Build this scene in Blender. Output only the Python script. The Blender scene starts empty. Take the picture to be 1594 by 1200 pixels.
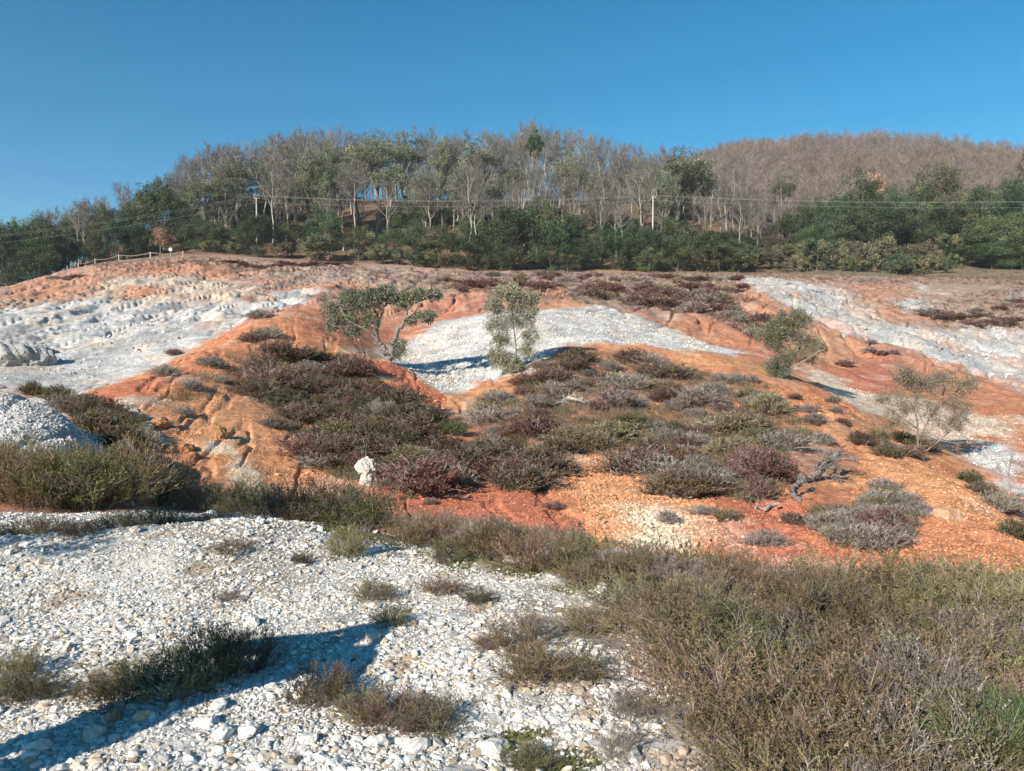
import bpy, math, random
import numpy as np
from mathutils import Vector

# ------------------------------------------------------------------ camera, sky, sun, exposure
SC = bpy.context.scene
COL = SC.collection
EYE = 1.65                                   # eye height above the gravel the photographer stands on
FPX, CX, CY = 1227.0, 797.0, 600.0           # focal length / centre of the 1594 x 1200 photograph
PITCH = math.atan(40 / FPX)
cam_d = bpy.data.cameras.new('camera')
cam = bpy.data.objects.new('camera', cam_d)
COL.objects.link(cam)
cam.location = (0, 0, EYE)
cam.rotation_euler = (math.radians(90) - PITCH, 0, 0)
cam_d.sensor_width = 36.0
cam_d.lens = 36.0 * FPX / 1594
cam_d.clip_start = 0.05
cam_d.clip_end = 3000
SC.camera = cam

SUN_AZ, SUN_EL = math.radians(38), math.radians(27)   # light travels this far right of straight ahead
world = bpy.data.worlds.new('World')
SC.world = world
world.use_nodes = True
wn = world.node_tree
bg = wn.nodes['Background']
sky = wn.nodes.new('ShaderNodeTexSky')
sky.sky_type = 'NISHITA'
sky.sun_disc = False
sky.sun_elevation = SUN_EL
sky.sun_rotation = SUN_AZ + math.pi
sky.air_density = 1.0
sky.dust_density = 0.0
sky.ozone_density = 4.0
hsv = wn.nodes.new('ShaderNodeHueSaturation')
hsv.inputs['Saturation'].default_value = 1.34
hsv.inputs['Hue'].default_value = 0.485
hsv.inputs['Value'].default_value = 1.0
wn.links.new(sky.outputs[0], hsv.inputs['Color'])
wn.links.new(hsv.outputs[0], bg.inputs[0])
bg.inputs[1].default_value = 0.078
sun_d = bpy.data.lights.new('sun', 'SUN')
sun_d.energy = 4.9
sun_d.angle = math.radians(0.5)
sun_d.color = (1.0, 0.93, 0.82)
sun = bpy.data.objects.new('sun', sun_d)
COL.objects.link(sun)
sun_dir = Vector((math.sin(SUN_AZ) * math.cos(SUN_EL), math.cos(SUN_AZ) * math.cos(SUN_EL), -math.sin(SUN_EL)))
sun.rotation_euler = sun_dir.to_track_quat('-Z', 'Y').to_euler()
SC.view_settings.view_transform = 'Standard'
SC.view_settings.look = 'None'
SC.view_settings.gamma = 1.0
SC.view_settings.exposure = 0.72
try:
    SC.cycles.max_bounces = 5
    SC.cycles.diffuse_bounces = 3
    SC.cycles.transmission_bounces = 3
    SC.cycles.use_adaptive_sampling = True
    SC.cycles.adaptive_threshold = 0.02
except Exception:
    pass

# ------------------------------------------------------------------ noise
def hsh(ix, iy, seed):
    n = (ix.astype(np.int64) * 374761393 + iy.astype(np.int64) * 668265263 + seed * 144269504) & 0xffffffff
    n = ((n ^ (n >> 13)) * 1274126177) & 0xffffffff
    n = n ^ (n >> 16)
    return n.astype(np.float64) / 4294967296.0

def perlin(x, y, seed=0):
    x = np.asarray(x, float); y = np.asarray(y, float)
    ix = np.floor(x); iy = np.floor(y)
    fx = x - ix; fy = y - iy
    u = fx * fx * fx * (fx * (fx * 6 - 15) + 10)
    v = fy * fy * fy * (fy * (fy * 6 - 15) + 10)
    def g(dx, dy):
        a = hsh(ix + dx, iy + dy, seed) * (2 * math.pi)
        return np.cos(a) * (fx - dx) + np.sin(a) * (fy - dy)
    n0 = g(0, 0) * (1 - u) + g(1, 0) * u
    n1 = g(0, 1) * (1 - u) + g(1, 1) * u
    return (n0 * (1 - v) + n1 * v) * 1.5

def fbm(x, y, seed=0, octaves=4, gain=0.5):
    s = 0; a = 1.0; f = 1.0
    for k in range(octaves):
        s = s + a * perlin(x * f, y * f, seed + k * 17)
        a *= gain; f *= 2.03
    return s

def sstep(a, b, x):
    t = np.clip((x - a) / (b - a), 0, 1)
    return t * t * (3 - 2 * t)

# ------------------------------------------------------------------ terrain: surveyed profiles -> one height field
def ray(px, py):
    px = np.asarray(px, float); py = np.asarray(py, float)
    dx = (px - CX) / FPX; dv = -(py - CY) / FPX
    rx = dx
    ry = math.cos(PITCH) + dv * math.sin(PITCH)
    rz = -math.sin(PITCH) + dv * math.cos(PITCH)
    return rx, ry, rz

def project(x, y, z):
    """world point -> photograph pixel, used for wording labels only"""
    z = z - EYE
    d = y * math.cos(PITCH) - z * math.sin(PITCH)
    v = y * math.sin(PITCH) + z * math.cos(PITCH)
    return CX + FPX * x / d, CY - FPX * v / d

# bearing (as photo column): distance and sight line of the ground along it
PROF = {
 0: [(8.4,798),(9.3,782),(11,770),(12.5,757),(13,720),(15,655),(17,606),(18.5,612),(21,640),(26,622),(32,600),(45,560),(60,522),(75,492),(95,471),(130,456),(150,465),(200,470),(260,480),(400,500),(700,530)],
 100: [(8.4,800),(9.5,788),(12,772),(13.5,745),(15,690),(16.3,645),(17.5,655),(20,668),(25,625),(30,612),(36,598),(45,566),(60,520),(75,490),(95,466),(115,440),(131,421),(145,428),(180,425),(230,420),(300,440),(400,470),(700,520)],
 200: [(8.5,802),(10,786),(12,775),(14,768),(17,760),(19,712),(22,655),(25,612),(27,592),(29,600),(34,594),(40,582),(47,558),(60,522),(75,490),(90,467),(102,446),(118,430),(138,405),(160,407),(190,392),(230,375),(280,388),(400,430),(700,500)],
 300: [(8.5,806),(10,796),(12,792),(15,815),(18,745),(21,690),(25,630),(29,575),(32,548),(35,555),(42,552),(52,528),(65,500),(80,474),(95,456),(110,438),(125,420),(140,402),(160,400),(190,388),(215,355),(240,330),(290,345),(400,400),(700,490)],
 400: [(8.3,808),(10,802),(12,815),(14.5,845),(18,765),(20,722),(23,680),(27,630),(31,580),(35,535),(39,503),(42,492),(46,515),(55,512),(65,490),(80,465),(95,450),(110,437),(125,424),(140,406),(160,403),(185,393),(200,375),(225,335),(250,307),(300,325),(400,385),(700,480)],
 500: [(8,820),(9.5,818),(12,850),(14.5,850),(17,795),(20,745),(23,695),(27,650),(31,600),(35,555),(40,515),(45,482),(48,490),(55,492),(65,482),(80,462),(95,450),(115,435),(135,420),(150,409),(185,402),(200,380),(225,340),(250,307),(300,325),(400,385),(700,480)],
 600: [(7,849),(8,838),(9.5,850),(12,860),(14,832),(16,800),(19,758),(21,722),(24,682),(28,640),(32,602),(35,573),(36.7,561),(39,566),(44,549),(48,535),(55,513),(65,488),(80,464),(100,446),(125,429),(150,415),(182,408),(200,385),(220,350),(245,314),(300,335),(400,390),(700,480)],
 720: [(7,849),(8,842),(9.5,862),(12,868),(14,835),(16,804),(19,764),(22,725),(26,682),(29,652),(32,627),(33.5,613),(35,611),(36.5,602),(39,581),(43,551),(48,521),(52,498),(58,495),(65,480),(80,460),(100,445),(125,432),(150,423),(175,423),(200,385),(220,350),(245,314),(300,335),(400,390),(700,480)],
 850: [(6.5,860),(7.5,852),(9,870),(11.5,885),(13.5,850),(15,820),(18,773),(21,735),(25,690),(29,650),(33,610),(37,570),(40,546),(42,541),(44,532),(48,508),(53,488),(56,479),(60,481),(66,470),(80,455),(100,442),(130,431),(155,423),(178,423),(200,390),(220,355),(245,316),(300,335),(400,390),(700,480)],
 1000: [(6,880),(7,872),(8.5,895),(11,910),(13,870),(15,830),(18,782),(21,745),(25,700),(30,650),(35,600),(40,555),(43,533),(46,540),(50,526),(54,509),(58,498),(63,498),(75,472),(95,452),(120,437),(150,427),(178,424),(200,392),(225,352),(250,318),(300,335),(400,380),(700,460)],
 1100: [(6,890),(7.5,890),(9,915),(10.5,915),(12.7,875),(15,830),(18,785),(21,745),(25,700),(30,650),(35,598),(39,565),(42,548),(47,548),(53,535),(60,518),(70,488),(90,458),(120,438),(150,427),(178,424),(205,395),(235,355),(270,318),(330,300),(400,275),(430,262),(520,280),(700,400)],
 1200: [(6,900),(8,912),(10,925),(12.5,885),(14,850),(17,800),(20,755),(24,705),(29,650),(34,605),(38,578),(42,577),(50,552),(60,512),(75,481),(95,456),(125,438),(150,429),(180,422),(220,392),(270,350),(330,312),(400,266),(440,250),(540,270),(700,380)],
 1310: [(6,905),(8,915),(10,925),(12.2,890),(14,850),(17,800),(20,757),(24,712),(28,670),(31,640),(34,628),(40,615),(48,590),(58,555),(66,518),(80,492),(105,460),(135,440),(160,428),(185,420),(220,395),(270,350),(330,308),(400,258),(455,236),(560,260),(700,360)],
 1400: [(6,908),(8,918),(10,928),(12,895),(14,852),(17,800),(20,757),(24,717),(27,694),(30,690),(34,670),(40,640),(48,602),(58,562),(70,527),(90,492),(115,462),(140,441),(165,429),(190,420),(220,398),(270,350),(330,305),(400,255),(465,233),(570,255),(700,340)],
 1500: [(6,910),(8,924),(10,934),(12,890),(14,850),(16.5,800),(19,762),(21,745),(23.5,752),(27,722),(31,695),(38,655),(47,615),(57,580),(70,540),(92,498),(118,463),(145,438),(170,427),(195,420),(225,398),(275,350),(335,305),(405,257),(475,236),(580,258),(700,330)],
 1594: [(6,912),(8,930),(10,940),(12,892),(14,855),(16,828),(18,832),(22,795),(26,745),(30,705),(35,678),(42,642),(52,606),(62,575),(75,541),(95,500),(120,466),(150,436),(178,425),(200,419),(230,400),(280,350),(340,305),(410,262),(480,243),(600,268),(700,320)],
}
PROF[-350] = PROF[0]
PROF[1950] = PROF[1594]
cp, ch = [], []
for px, rows in PROF.items():
    for k in range(7):                        # level gravel round the photographer's feet
        Y = (0.4, 1.0, 1.8, 2.6, 3.6, 4.6, 5.6)[k]
        a = math.atan((px - CX) / FPX)
        cp.append((a, math.log(Y / math.cos(a)))); ch.append(0.0)
    for Y, py in rows:
        rx, ry, rz = ray(px, py)
        x = Y * rx / ry; z = EYE + Y * rz / ry
        r = math.hypot(x, Y)
        cp.append((math.atan2(x, Y), math.log(r))); ch.append(float(z / r))
cp = np.array(cp); ch = np.array(ch)
KA = 1.35                                     # bearings are stretched a little against log distance
def tps(d2):
    return np.where(d2 > 0, d2 * np.log(d2 + 1e-12), 0)
P = cp * [KA, 1]
n = len(P)
K = tps(((P[:, None] - P[None]) ** 2).sum(-1)) + np.eye(n) * 2e-3
A = np.zeros((n + 3, n + 3)); A[:n, :n] = K
A[:n, n] = 1; A[:n, n + 1:] = P; A[n:, :n] = A[:n, n:].T
wts = np.linalg.solve(A, np.concatenate([ch, np.zeros(3)]))
GA = np.linspace(-0.86, 0.86, 230)
GL = np.linspace(math.log(0.4), math.log(900), 520)
ga, gl = np.meshgrid(GA, GL, indexing='ij')
Q = np.stack([ga.ravel() * KA, gl.ravel()], 1)
GH = np.empty(len(Q))
for i in range(0, len(Q), 8000):
    q = Q[i:i + 8000]
    GH[i:i + 8000] = tps(((q[:, None] - P[None]) ** 2).sum(-1)) @ wts[:n] + wts[n] + q @ wts[n + 1:]
GH = GH.reshape(ga.shape)

def base_h(a, lr):
    fade = 1 - sstep(0.95, 1.5, np.abs(a))
    fa = (np.clip(a, -0.859, 0.859) - GA[0]) / (GA[1] - GA[0])
    fl = (np.clip(lr, GL[0], GL[-1] - 1e-6) - GL[0]) / (GL[1] - GL[0])
    ia = np.minimum(fa.astype(int), len(GA) - 2); il = np.minimum(fl.astype(int), len(GL) - 2)
    ta = fa - ia; tl = fl - il
    h = (GH[ia, il] * (1 - ta) + GH[ia + 1, il] * ta) * (1 - tl) + (GH[ia, il + 1] * (1 - ta) + GH[ia + 1, il + 1] * ta) * tl
    return h * np.exp(lr) * fade

def hit(px, py):
    """first ground point along the sight line of a photograph pixel -> bearing, log distance"""
    px = np.atleast_1d(np.asarray(px, float)); py = np.atleast_1d(np.asarray(py, float))
    rx, ry, rz = ray(px, py)
    a = np.arctan2(rx, ry); t = rz / np.hypot(rx, ry)
    ls = np.linspace(math.log(1.0), math.log(520), 900)
    out = np.full(len(a), ls[-1])
    for i in range(0, len(a), 4000):
        aa = a[i:i + 4000, None] + 0 * ls[None]
        hh = base_h(aa, ls[None] + 0 * aa)
        below = EYE + np.exp(ls)[None] * t[i:i + 4000, None] <= hh
        k = below.argmax(1)
        out[i:i + 4000] = np.where(below.any(1), ls[k], ls[-1])
    return a, out

# ------------------------------------------------------------------ soils
SOIL = {'orange': (0.49, 0.21, 0.113), 'red': (0.45, 0.162, 0.096), 'ochre': (0.55, 0.27, 0.138),
        'cream': (0.58, 0.46, 0.34), 'white': (0.53, 0.505, 0.475), 'grey': (0.37, 0.36, 0.345), 'duff': (0.36, 0.175, 0.105),
        'heath': (0.25, 0.17, 0.13), 'brown': (0.36, 0.255, 0.195), 'litter': (0.19, 0.125, 0.085),
        'moss': (0.17, 0.165, 0.045), 'scrub': (0.20, 0.16, 0.10), 'wood': (0.17, 0.12, 0.095),
        'dirt': (0.27, 0.22, 0.17)}
PATCH = [  # soil, outline (photo pixels, dropped on the ground), edge softness
 ('orange', [(120,625),(230,574),(320,540),(400,500),(450,487),(530,485),(570,505),(560,540),(420,560),(360,620),(320,690),(220,690)], .02),
 ('ochre', [(215,640),(300,600),(420,580),(470,640),(560,740),(560,775),(470,775),(380,740),(300,700)], .03),
 ('duff', [(375,610),(390,570),(440,552),(520,552),(575,585),(630,640),(690,668),(745,700),(745,745),(640,765),(590,740),(520,745),(470,700),(445,650)], .03),
 ('duff', [(690,655),(740,625),(800,612),(850,560),(960,550),(1080,575),(1180,592),(1225,640),(1290,690),(1330,700),(1230,755),(1160,785),(1060,775),(980,730),(900,700),(850,720),(850,760),(790,770),(745,720)], .03),
 ('cream', [(165,625),(240,618),(235,660),(170,650)], .02),
 ('cream', [(330,690),(345,690),(420,765),(390,770)], .015),
 ('red', [(120,622),(180,600),(250,575),(250,600),(190,625),(140,640)], .02),
 ('orange', [(480,740),(560,745),(640,770),(560,800),(480,780)], .03),
 ('red', [(580,765),(690,760),(860,745),(900,800),(900,835),(700,850),(600,815)], .03),
 ('red', [(840,720),(890,740),(900,800),(850,790)], .02),
 ('ochre', [(860,705),(960,690),(1080,740),(1110,840),(1090,880),(960,880),(890,800)], .04),
 ('cream', [(980,790),(1070,790),(1080,860),(990,860)], .04),
 ('red', [(1110,770),(1160,740),(1230,800),(1290,880),(1240,900),(1100,870)], .03),
 ('ochre', [(1330,690),(1450,715),(1560,800),(1590,850),(1480,800),(1390,820),(1370,760)], .03),
 ('orange', [(1380,820),(1480,795),(1590,850),(1590,900),(1300,905)], .04),
 ('red', [(565,565),(615,568),(690,615),(690,640),(640,620),(600,590)], .012),
 ('orange', [(720,720),(760,710),(760,760),(720,755)], .01),
 ('orange', [(1110,600),(1230,590),(1320,625),(1330,650),(1180,652)], .02),
 ('orange', [(940,590),(1010,592),(1010,615),(950,612)], .01),
 ('orange', [(640,660),(770,660),(780,690),(740,720),(700,700)], .01),
 ('white', [(590,548),(640,530),(700,499),(850,481),(950,486),(1060,522),(1170,553),(1060,546),(960,535),(880,540),(840,580),(740,600),(695,611),(640,580)], .012),
 ('cream', [(540,548),(600,540),(640,560),(600,556)], .015),
 ('red', [(560,515),(640,485),(780,455),(860,472),(700,496),(610,526)], .02),
 ('white', [(-90,490),(0,485),(120,470),(250,474),(400,473),(520,470),(430,486),(385,500),(300,545),(200,588),(130,612),(0,602),(-90,600)], .02),
 ('cream', [(140,460),(180,438),(260,432),(330,436),(400,452),(420,468),(300,474),(180,474)], .03),
 ('orange', [(190,452),(260,450),(255,468),(200,466)], .015),
 ('orange', [(0,458),(60,426),(110,422),(150,436),(130,462),(30,474)], .02),
 ('orange', [(130,432),(300,403),(390,421),(450,445),(330,436),(200,430)], .03),
 ('brown', [(390,432),(470,420),(560,416),(700,427),(640,442),(480,446)], .03),
 ('orange', [(440,446),(550,441),(560,462),(480,472)], .02),
 ('white', [(430,457),(500,450),(500,462),(440,474)], .01),
 ('heath', [(600,432),(800,425),(1150,428),(1180,470),(1050,500),(900,476),(680,470)], .05),
 ('orange', [(850,445),(890,470),(870,478),(830,460)], .012),
 ('orange', [(730,440),(780,442),(760,470),(700,480)], .012),
 ('orange', [(1050,492),(1110,500),(1110,525),(1060,515)], .012),
 ('orange', [(1130,440),(1200,462),(1270,500),(1300,530),(1220,510),(1150,480)], .02),
 ('white', [(1150,431),(1200,436),(1300,452),(1335,475),(1300,496),(1360,507),(1440,520),(1500,513),(1560,508),(1620,540),(1620,622),(1480,578),(1380,542),(1300,517),(1235,484),(1175,456)], .02),
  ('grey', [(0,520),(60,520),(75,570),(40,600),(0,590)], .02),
 ('grey', [(1200,445),(1300,475),(1400,520),(1540,560),(1480,560),(1330,510),(1230,470)], .02),
 ('orange', [(1325,445),(1390,440),(1420,470),(1480,500),(1380,505),(1350,480)], .02),
 ('cream', [(1330,484),(1358,480),(1372,505),(1335,505)], .012),
 ('white', [(1395,467),(1440,467),(1470,487),(1430,497),(1400,487)], .012),
 ('white', [(1420,438),(1450,446),(1470,462),(1440,456)], .008),
 ('white', [(1560,455),(1594,460),(1594,468),(1570,466)], .008),
 ('brown', [(1470,440),(1594,430),(1594,500),(1480,500)], .04),
 ('red', [(1285,575),(1350,556),(1430,570),(1470,600),(1400,612),(1300,604)], .02),
 ('orange', [(1430,560),(1594,600),(1594,700),(1500,690),(1440,640)], .03),
 ('cream', [(1240,566),(1290,582),(1340,612),(1420,618),(1560,655),(1594,648),(1594,665),(1480,700),(1400,655),(1320,630)], .02),
 ('white', [(1480,702),(1560,690),(1594,705),(1594,780),(1540,735)], .02),
 ('white', [(-90,600),(0,606),(60,617),(112,647),(168,690),(168,765),(-90,765)], .008),
]
FIRE = []
for soil, poly, f in PATCH:
    a, l = hit([p[0] for p in poly], [p[1] for p in poly])
    FIRE.append((soil, np.stack([a, l], 1), f))

def poly_sd(pa, pl, poly):
    inside = np.zeros(len(pa), bool); d = np.full(len(pa), 1e9)
    m = len(poly)
    for i in range(m):
        x0, y0 = poly[i]; x1, y1 = poly[(i + 1) % m]
        ex, ey = x1 - x0, y1 - y0
        t = np.clip(((pa - x0) * ex + (pl - y0) * ey) / (ex * ex + ey * ey + 1e-12), 0, 1)
        d = np.minimum(d, np.hypot(pa - x0 - t * ex, pl - y0 - t * ey))
        c = (y0 > pl) != (y1 > pl)
        inside ^= c & (pa < x0 + (pl - y0) * ex / (ey if abs(ey) > 1e-12 else 1e-12))
    return np.where(inside, d, -d)

MOSS = [(800, 872, .7), (870, 878, .6), (570, 851, .6), (350, 797, .9), (20, 835, .6), (960, 905, .5), (805, 1150, .16), (860, 1185, .2), (420, 812, .5), (100, 842, .6)]
ma, ml = hit([m[0] for m in MOSS], [m[1] for m in MOSS])
MOSSW = [(math.sin(a) * math.exp(l), math.cos(a) * math.exp(l), m[2]) for a, l, m in zip(ma, ml, MOSS)]

def paint(x, y):
    """soil colour and stoniness at ground points"""
    x = np.asarray(x, float); y = np.asarray(y, float)
    a = np.arctan2(x, y); r = np.hypot(x, y) + 1e-6; l = np.log(r)
    big = fbm(x * .11, y * .11, 3, 4); mid = fbm(x * .6, y * .6, 9, 4); fine = fbm(x * 3.1, y * 3.1, 21, 3)
    C = {k: np.array(v) for k, v in SOIL.items()}
    def mix(c, k, w): return c + (C[k] - c) * np.clip(w, 0, 1)[:, None]
    c = np.zeros((len(x), 3)) + C['orange']
    c = mix(c, 'ochre', sstep(-.1, .5, big + .4 * mid)); c = mix(c, 'red', sstep(.15, .6, -big + .4 * mid) * .8)
    c = mix(c, 'brown', sstep(60, 90, r) * .75)
    g = np.full(len(x), .35)
    wa = (.010 + .008 * sstep(40, 60, r)) * perlin(a * 40, l * 30, 31) + .006 * perlin(a * 110, l * 80, 37) + .004 * perlin(a * 260, l * 160, 39)
    wl = .018 * perlin(a * 34, l * 26, 41) + .008 * perlin(a * 110, l * 80, 43)
    for soil, poly, f in FIRE:
        lo = poly.min(0) - .08; hi = poly.max(0) + .08
        m = np.nonzero((a > lo[0]) & (a < hi[0]) & (l > lo[1]) & (l < hi[1]))[0]
        if not len(m): continue
        sd = poly_sd(a[m] + wa[m], l[m] + wl[m], poly)
        w = sstep(-f, f, sd + f * .8 * mid[m])
        c[m] = c[m] + (C[soil] - c[m]) * w[:, None]
        g[m] = g[m] + ((.9 if soil in ('white', 'grey', 'cream') else .4) - g[m]) * w
    # orange iron stains and paler wash everywhere on the bare slopes
    slope = (r > 11) & (r < 170)
    st = sstep(.25, .7, fbm(x * .35, y * .35, 55, 4)) * slope
    white = sstep(.28, .42, c[:, 2])
    c = mix(c, 'cream', st * .35 * (1 - white)); c = mix(c, 'cream', sstep(.15, .6, fbm(x * .2, y * .2, 61, 4)) * white * slope * .45)
    c = mix(c, 'grey', sstep(.1, .5, fbm(x * .5, y * .5, 67, 4)) * white * slope * .7)
    c = mix(c, 'heath', sstep(.2, .6, fbm(x * .4 + 9, y * .4, 71, 3)) * (1 - white) * sstep(55, 90, r) * (r < 175) * .6)
    c = mix(c, 'brown', sstep(45, 70, r) * .28 * (1 - white))
    far = sstep(40, 60, r) * (1 - sstep(165, 175, r))
    c = mix(c, 'orange', white * far * sstep(.42, .72, fbm(x * .16 + 5, y * .07, 73, 4)) * .45)
    c = mix(c, 'cream', white * far * sstep(.2, .5, fbm(x * .3, y * .10, 79, 4)) * .6)
    c = mix(c, 'grey', white * far * sstep(.1, .35, fbm(x * .22 - 3, y * .12 + 7, 87, 4)) * .75)
    # near gravel mound
    near = 1 - sstep(9.4, 11.0, r + .5 * mid)
    c = c + (C['white'] * .93 - c) * near[:, None]; g = g + (1 - g) * near
    c = mix(c, 'dirt', near * sstep(.0, .6, mid * .8 + fine * .5 + .6 * sstep(-.9, 1.2, x)) * .8)
    heather_mat = near * sstep(-.2, .5, x - .45 * y + 1.2 + .5 * mid) * sstep(.2, .8, x - .3)
    c = mix(c, 'dirt', heather_mat * .9)
    for mx, my, mr in MOSSW:
        d = np.hypot(x - mx, (y - my) * 1.8) / mr
        c = mix(c, 'moss', (1 - sstep(.5, 1.1, d + .5 * fine)) * .85)
    # woodland
    wood = sstep(176, 186, r + 3 * mid)
    c = mix(c, 'litter', wood); c = mix(c, 'wood', sstep(250, 290, r) )
    c = mix(c, 'scrub', wood * sstep(.28, .36, a) * (1 - sstep(240, 270, r)))
    c *= (1 + .16 * fine + .10 * mid)[:, None]
    return np.clip(c, .01, .9), np.clip(g, 0, 1)

def detail(x, y):
    r = np.hypot(x, y)
    d = .030 * fbm(x * 1.1, y * 1.1, 101, 3) * sstep(1, 4, r)
    d = d + sstep(11, 15, r) * (1 - sstep(160, 200, r)) * ((.06 + .05 * sstep(24, 34, r)) * fbm(x * .45, y * .45, 111, 4, .40) + .014 * fbm(x * 2.3, y * 2.3, 117, 3))
    # rain rills and clods on the far bare slopes
    rug = sstep(50, 72, r) * (1 - sstep(130, 165, r))
    rid = 1 - np.abs(fbm(x * .13 + 3, y * .07, 123, 4, .42))
    d = d + rug * (.95 * (rid - .6) + .10 * fbm(x * .8, y * .8, 131, 4, .5) + .42 * np.abs(fbm(x * .24 + y * .05, y * .075, 137, 3, .42)) + .10 * np.abs(fbm(x * .7, y * .28, 149, 3, .5)) - .45 * sstep(.12, .0, np.abs(fbm(x * .26 - y * .07, y * .06, 139, 3, .5))))
    gul = 1 - np.abs(fbm(x * .55 + y * .1, y * .13, 127, 4, .5))
    d = d - sstep(13, 17, r) * (1 - sstep(38, 46, r)) * .085 * sstep(.84, 1.0, gul)
    d = d + sstep(170, 200, r) * 1.0 * fbm(x * .05, y * .05, 141, 3)
    # low swell in the near gravel whose far side lies turned away from the sun
    q = (x + 4.6) * .35 - (y - 6.0) * .94
    s = .26 * np.exp(-((q - .15) / np.where(q > .15, 1.1, .42)) ** 2) * (1 - sstep(-2.6, -.2, x)) * sstep(-9, -5.5, x + 0 * y)
    return d + s

def height(x, y):
    x = np.asarray(x, float); y = np.asarray(y, float)
    return base_h(np.arctan2(x, y), np.log(np.hypot(x, y) + 1e-9)) + detail(x, y)

def ground(px, py):
    a, l = hit(px, py)
    r = np.exp(l); x = r * np.sin(a); y = r * np.cos(a)
    return x, y, height(x, y)

def at(px, Y):
    """ground point at bearing px, distance Y ahead"""
    x = Y * (px - CX) / FPX
    return x, Y, float(height(np.array([x]), np.array([Y]))[0])

# ------------------------------------------------------------------ materials
def mat(name, col=None, rough=.9, attr=True, vary=.0, noise=None, trans=0, spec=.15, bump=None):
    m = bpy.data.materials.new(name); m.use_nodes = True
    nt = m.node_tree; N = nt.nodes; L = nt.links
    b = N['Principled BSDF']; b.inputs['Roughness'].default_value = rough
    b.inputs['Specular IOR Level'].default_value = spec
    if attr:
        src = N.new('ShaderNodeAttribute'); src.attribute_name = 'Col'; out = src.outputs['Color']
    else:
        src = N.new('ShaderNodeRGB'); src.outputs[0].default_value = (*col, 1); out = src.outputs[0]
    def times(sock, val):
        mx = N.new('ShaderNodeVectorMath'); mx.operation = 'SCALE'
        L.new(sock, mx.inputs[0]); L.new(val, mx.inputs['Scale']); return mx.outputs[0]
    if vary:
        oi = N.new('ShaderNodeObjectInfo'); mr = N.new('ShaderNodeMapRange')
        mr.inputs['To Min'].default_value = 1 - vary; mr.inputs['To Max'].default_value = 1 + vary
        L.new(oi.outputs['Random'], mr.inputs['Value']); out = times(out, mr.outputs[0])
        hs = N.new('ShaderNodeHueSaturation'); mr2 = N.new('ShaderNodeMapRange')
        mu = N.new('ShaderNodeMath'); mu.operation = 'MULTIPLY'; mu.inputs[1].default_value = 7.31
        fr = N.new('ShaderNodeMath'); fr.operation = 'FRACT'
        L.new(oi.outputs['Random'], mu.inputs[0]); L.new(mu.outputs[0], fr.inputs[0]); L.new(fr.outputs[0], mr2.inputs['Value'])
        mr2.inputs['To Min'].default_value = .5 - .035; mr2.inputs['To Max'].default_value = .5 + .035
        L.new(mr2.outputs[0], hs.inputs['Hue']); L.new(out, hs.inputs['Color']); out = hs.outputs[0]
    tc = N.new('ShaderNodeTexCoord')
    for sc, lo, hi, det in (noise or []):
        nz = N.new('ShaderNodeTexNoise'); nz.inputs['Scale'].default_value = sc; nz.inputs['Detail'].default_value = det
        nz.inputs['Roughness'].default_value = .65
        L.new(tc.outputs['Object'], nz.inputs['Vector'])
        mr = N.new('ShaderNodeMapRange'); mr.inputs['From Min'].default_value = .3; mr.inputs['From Max'].default_value = .7
        mr.inputs['To Min'].default_value = lo; mr.inputs['To Max'].default_value = hi
        L.new(nz.outputs[0], mr.inputs['Value']); out = times(out, mr.outputs[0])
    L.new(out, b.inputs['Base Color'])
    if bump:
        nz = N.new('ShaderNodeTexNoise'); nz.inputs['Scale'].default_value = bump[0]; nz.inputs['Detail'].default_value = 8
        L.new(tc.outputs['Object'], nz.inputs['Vector'])
        bp = N.new('ShaderNodeBump'); bp.inputs['Strength'].default_value = bump[1]; bp.inputs['Distance'].default_value = bump[2]
        L.new(nz.outputs[0], bp.inputs['Height']); L.new(bp.outputs[0], b.inputs['Normal'])
    if trans:
        tr = N.new('ShaderNodeBsdfTranslucent'); ms = N.new('ShaderNodeMixShader'); ms.inputs[0].default_value = trans
        L.new(out, tr.inputs[0]); L.new(b.outputs[0], ms.inputs[1]); L.new(tr.outputs[0], ms.inputs[2])
        L.new(ms.outputs[0], N['Material Output'].inputs['Surface'])
    return m

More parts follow.
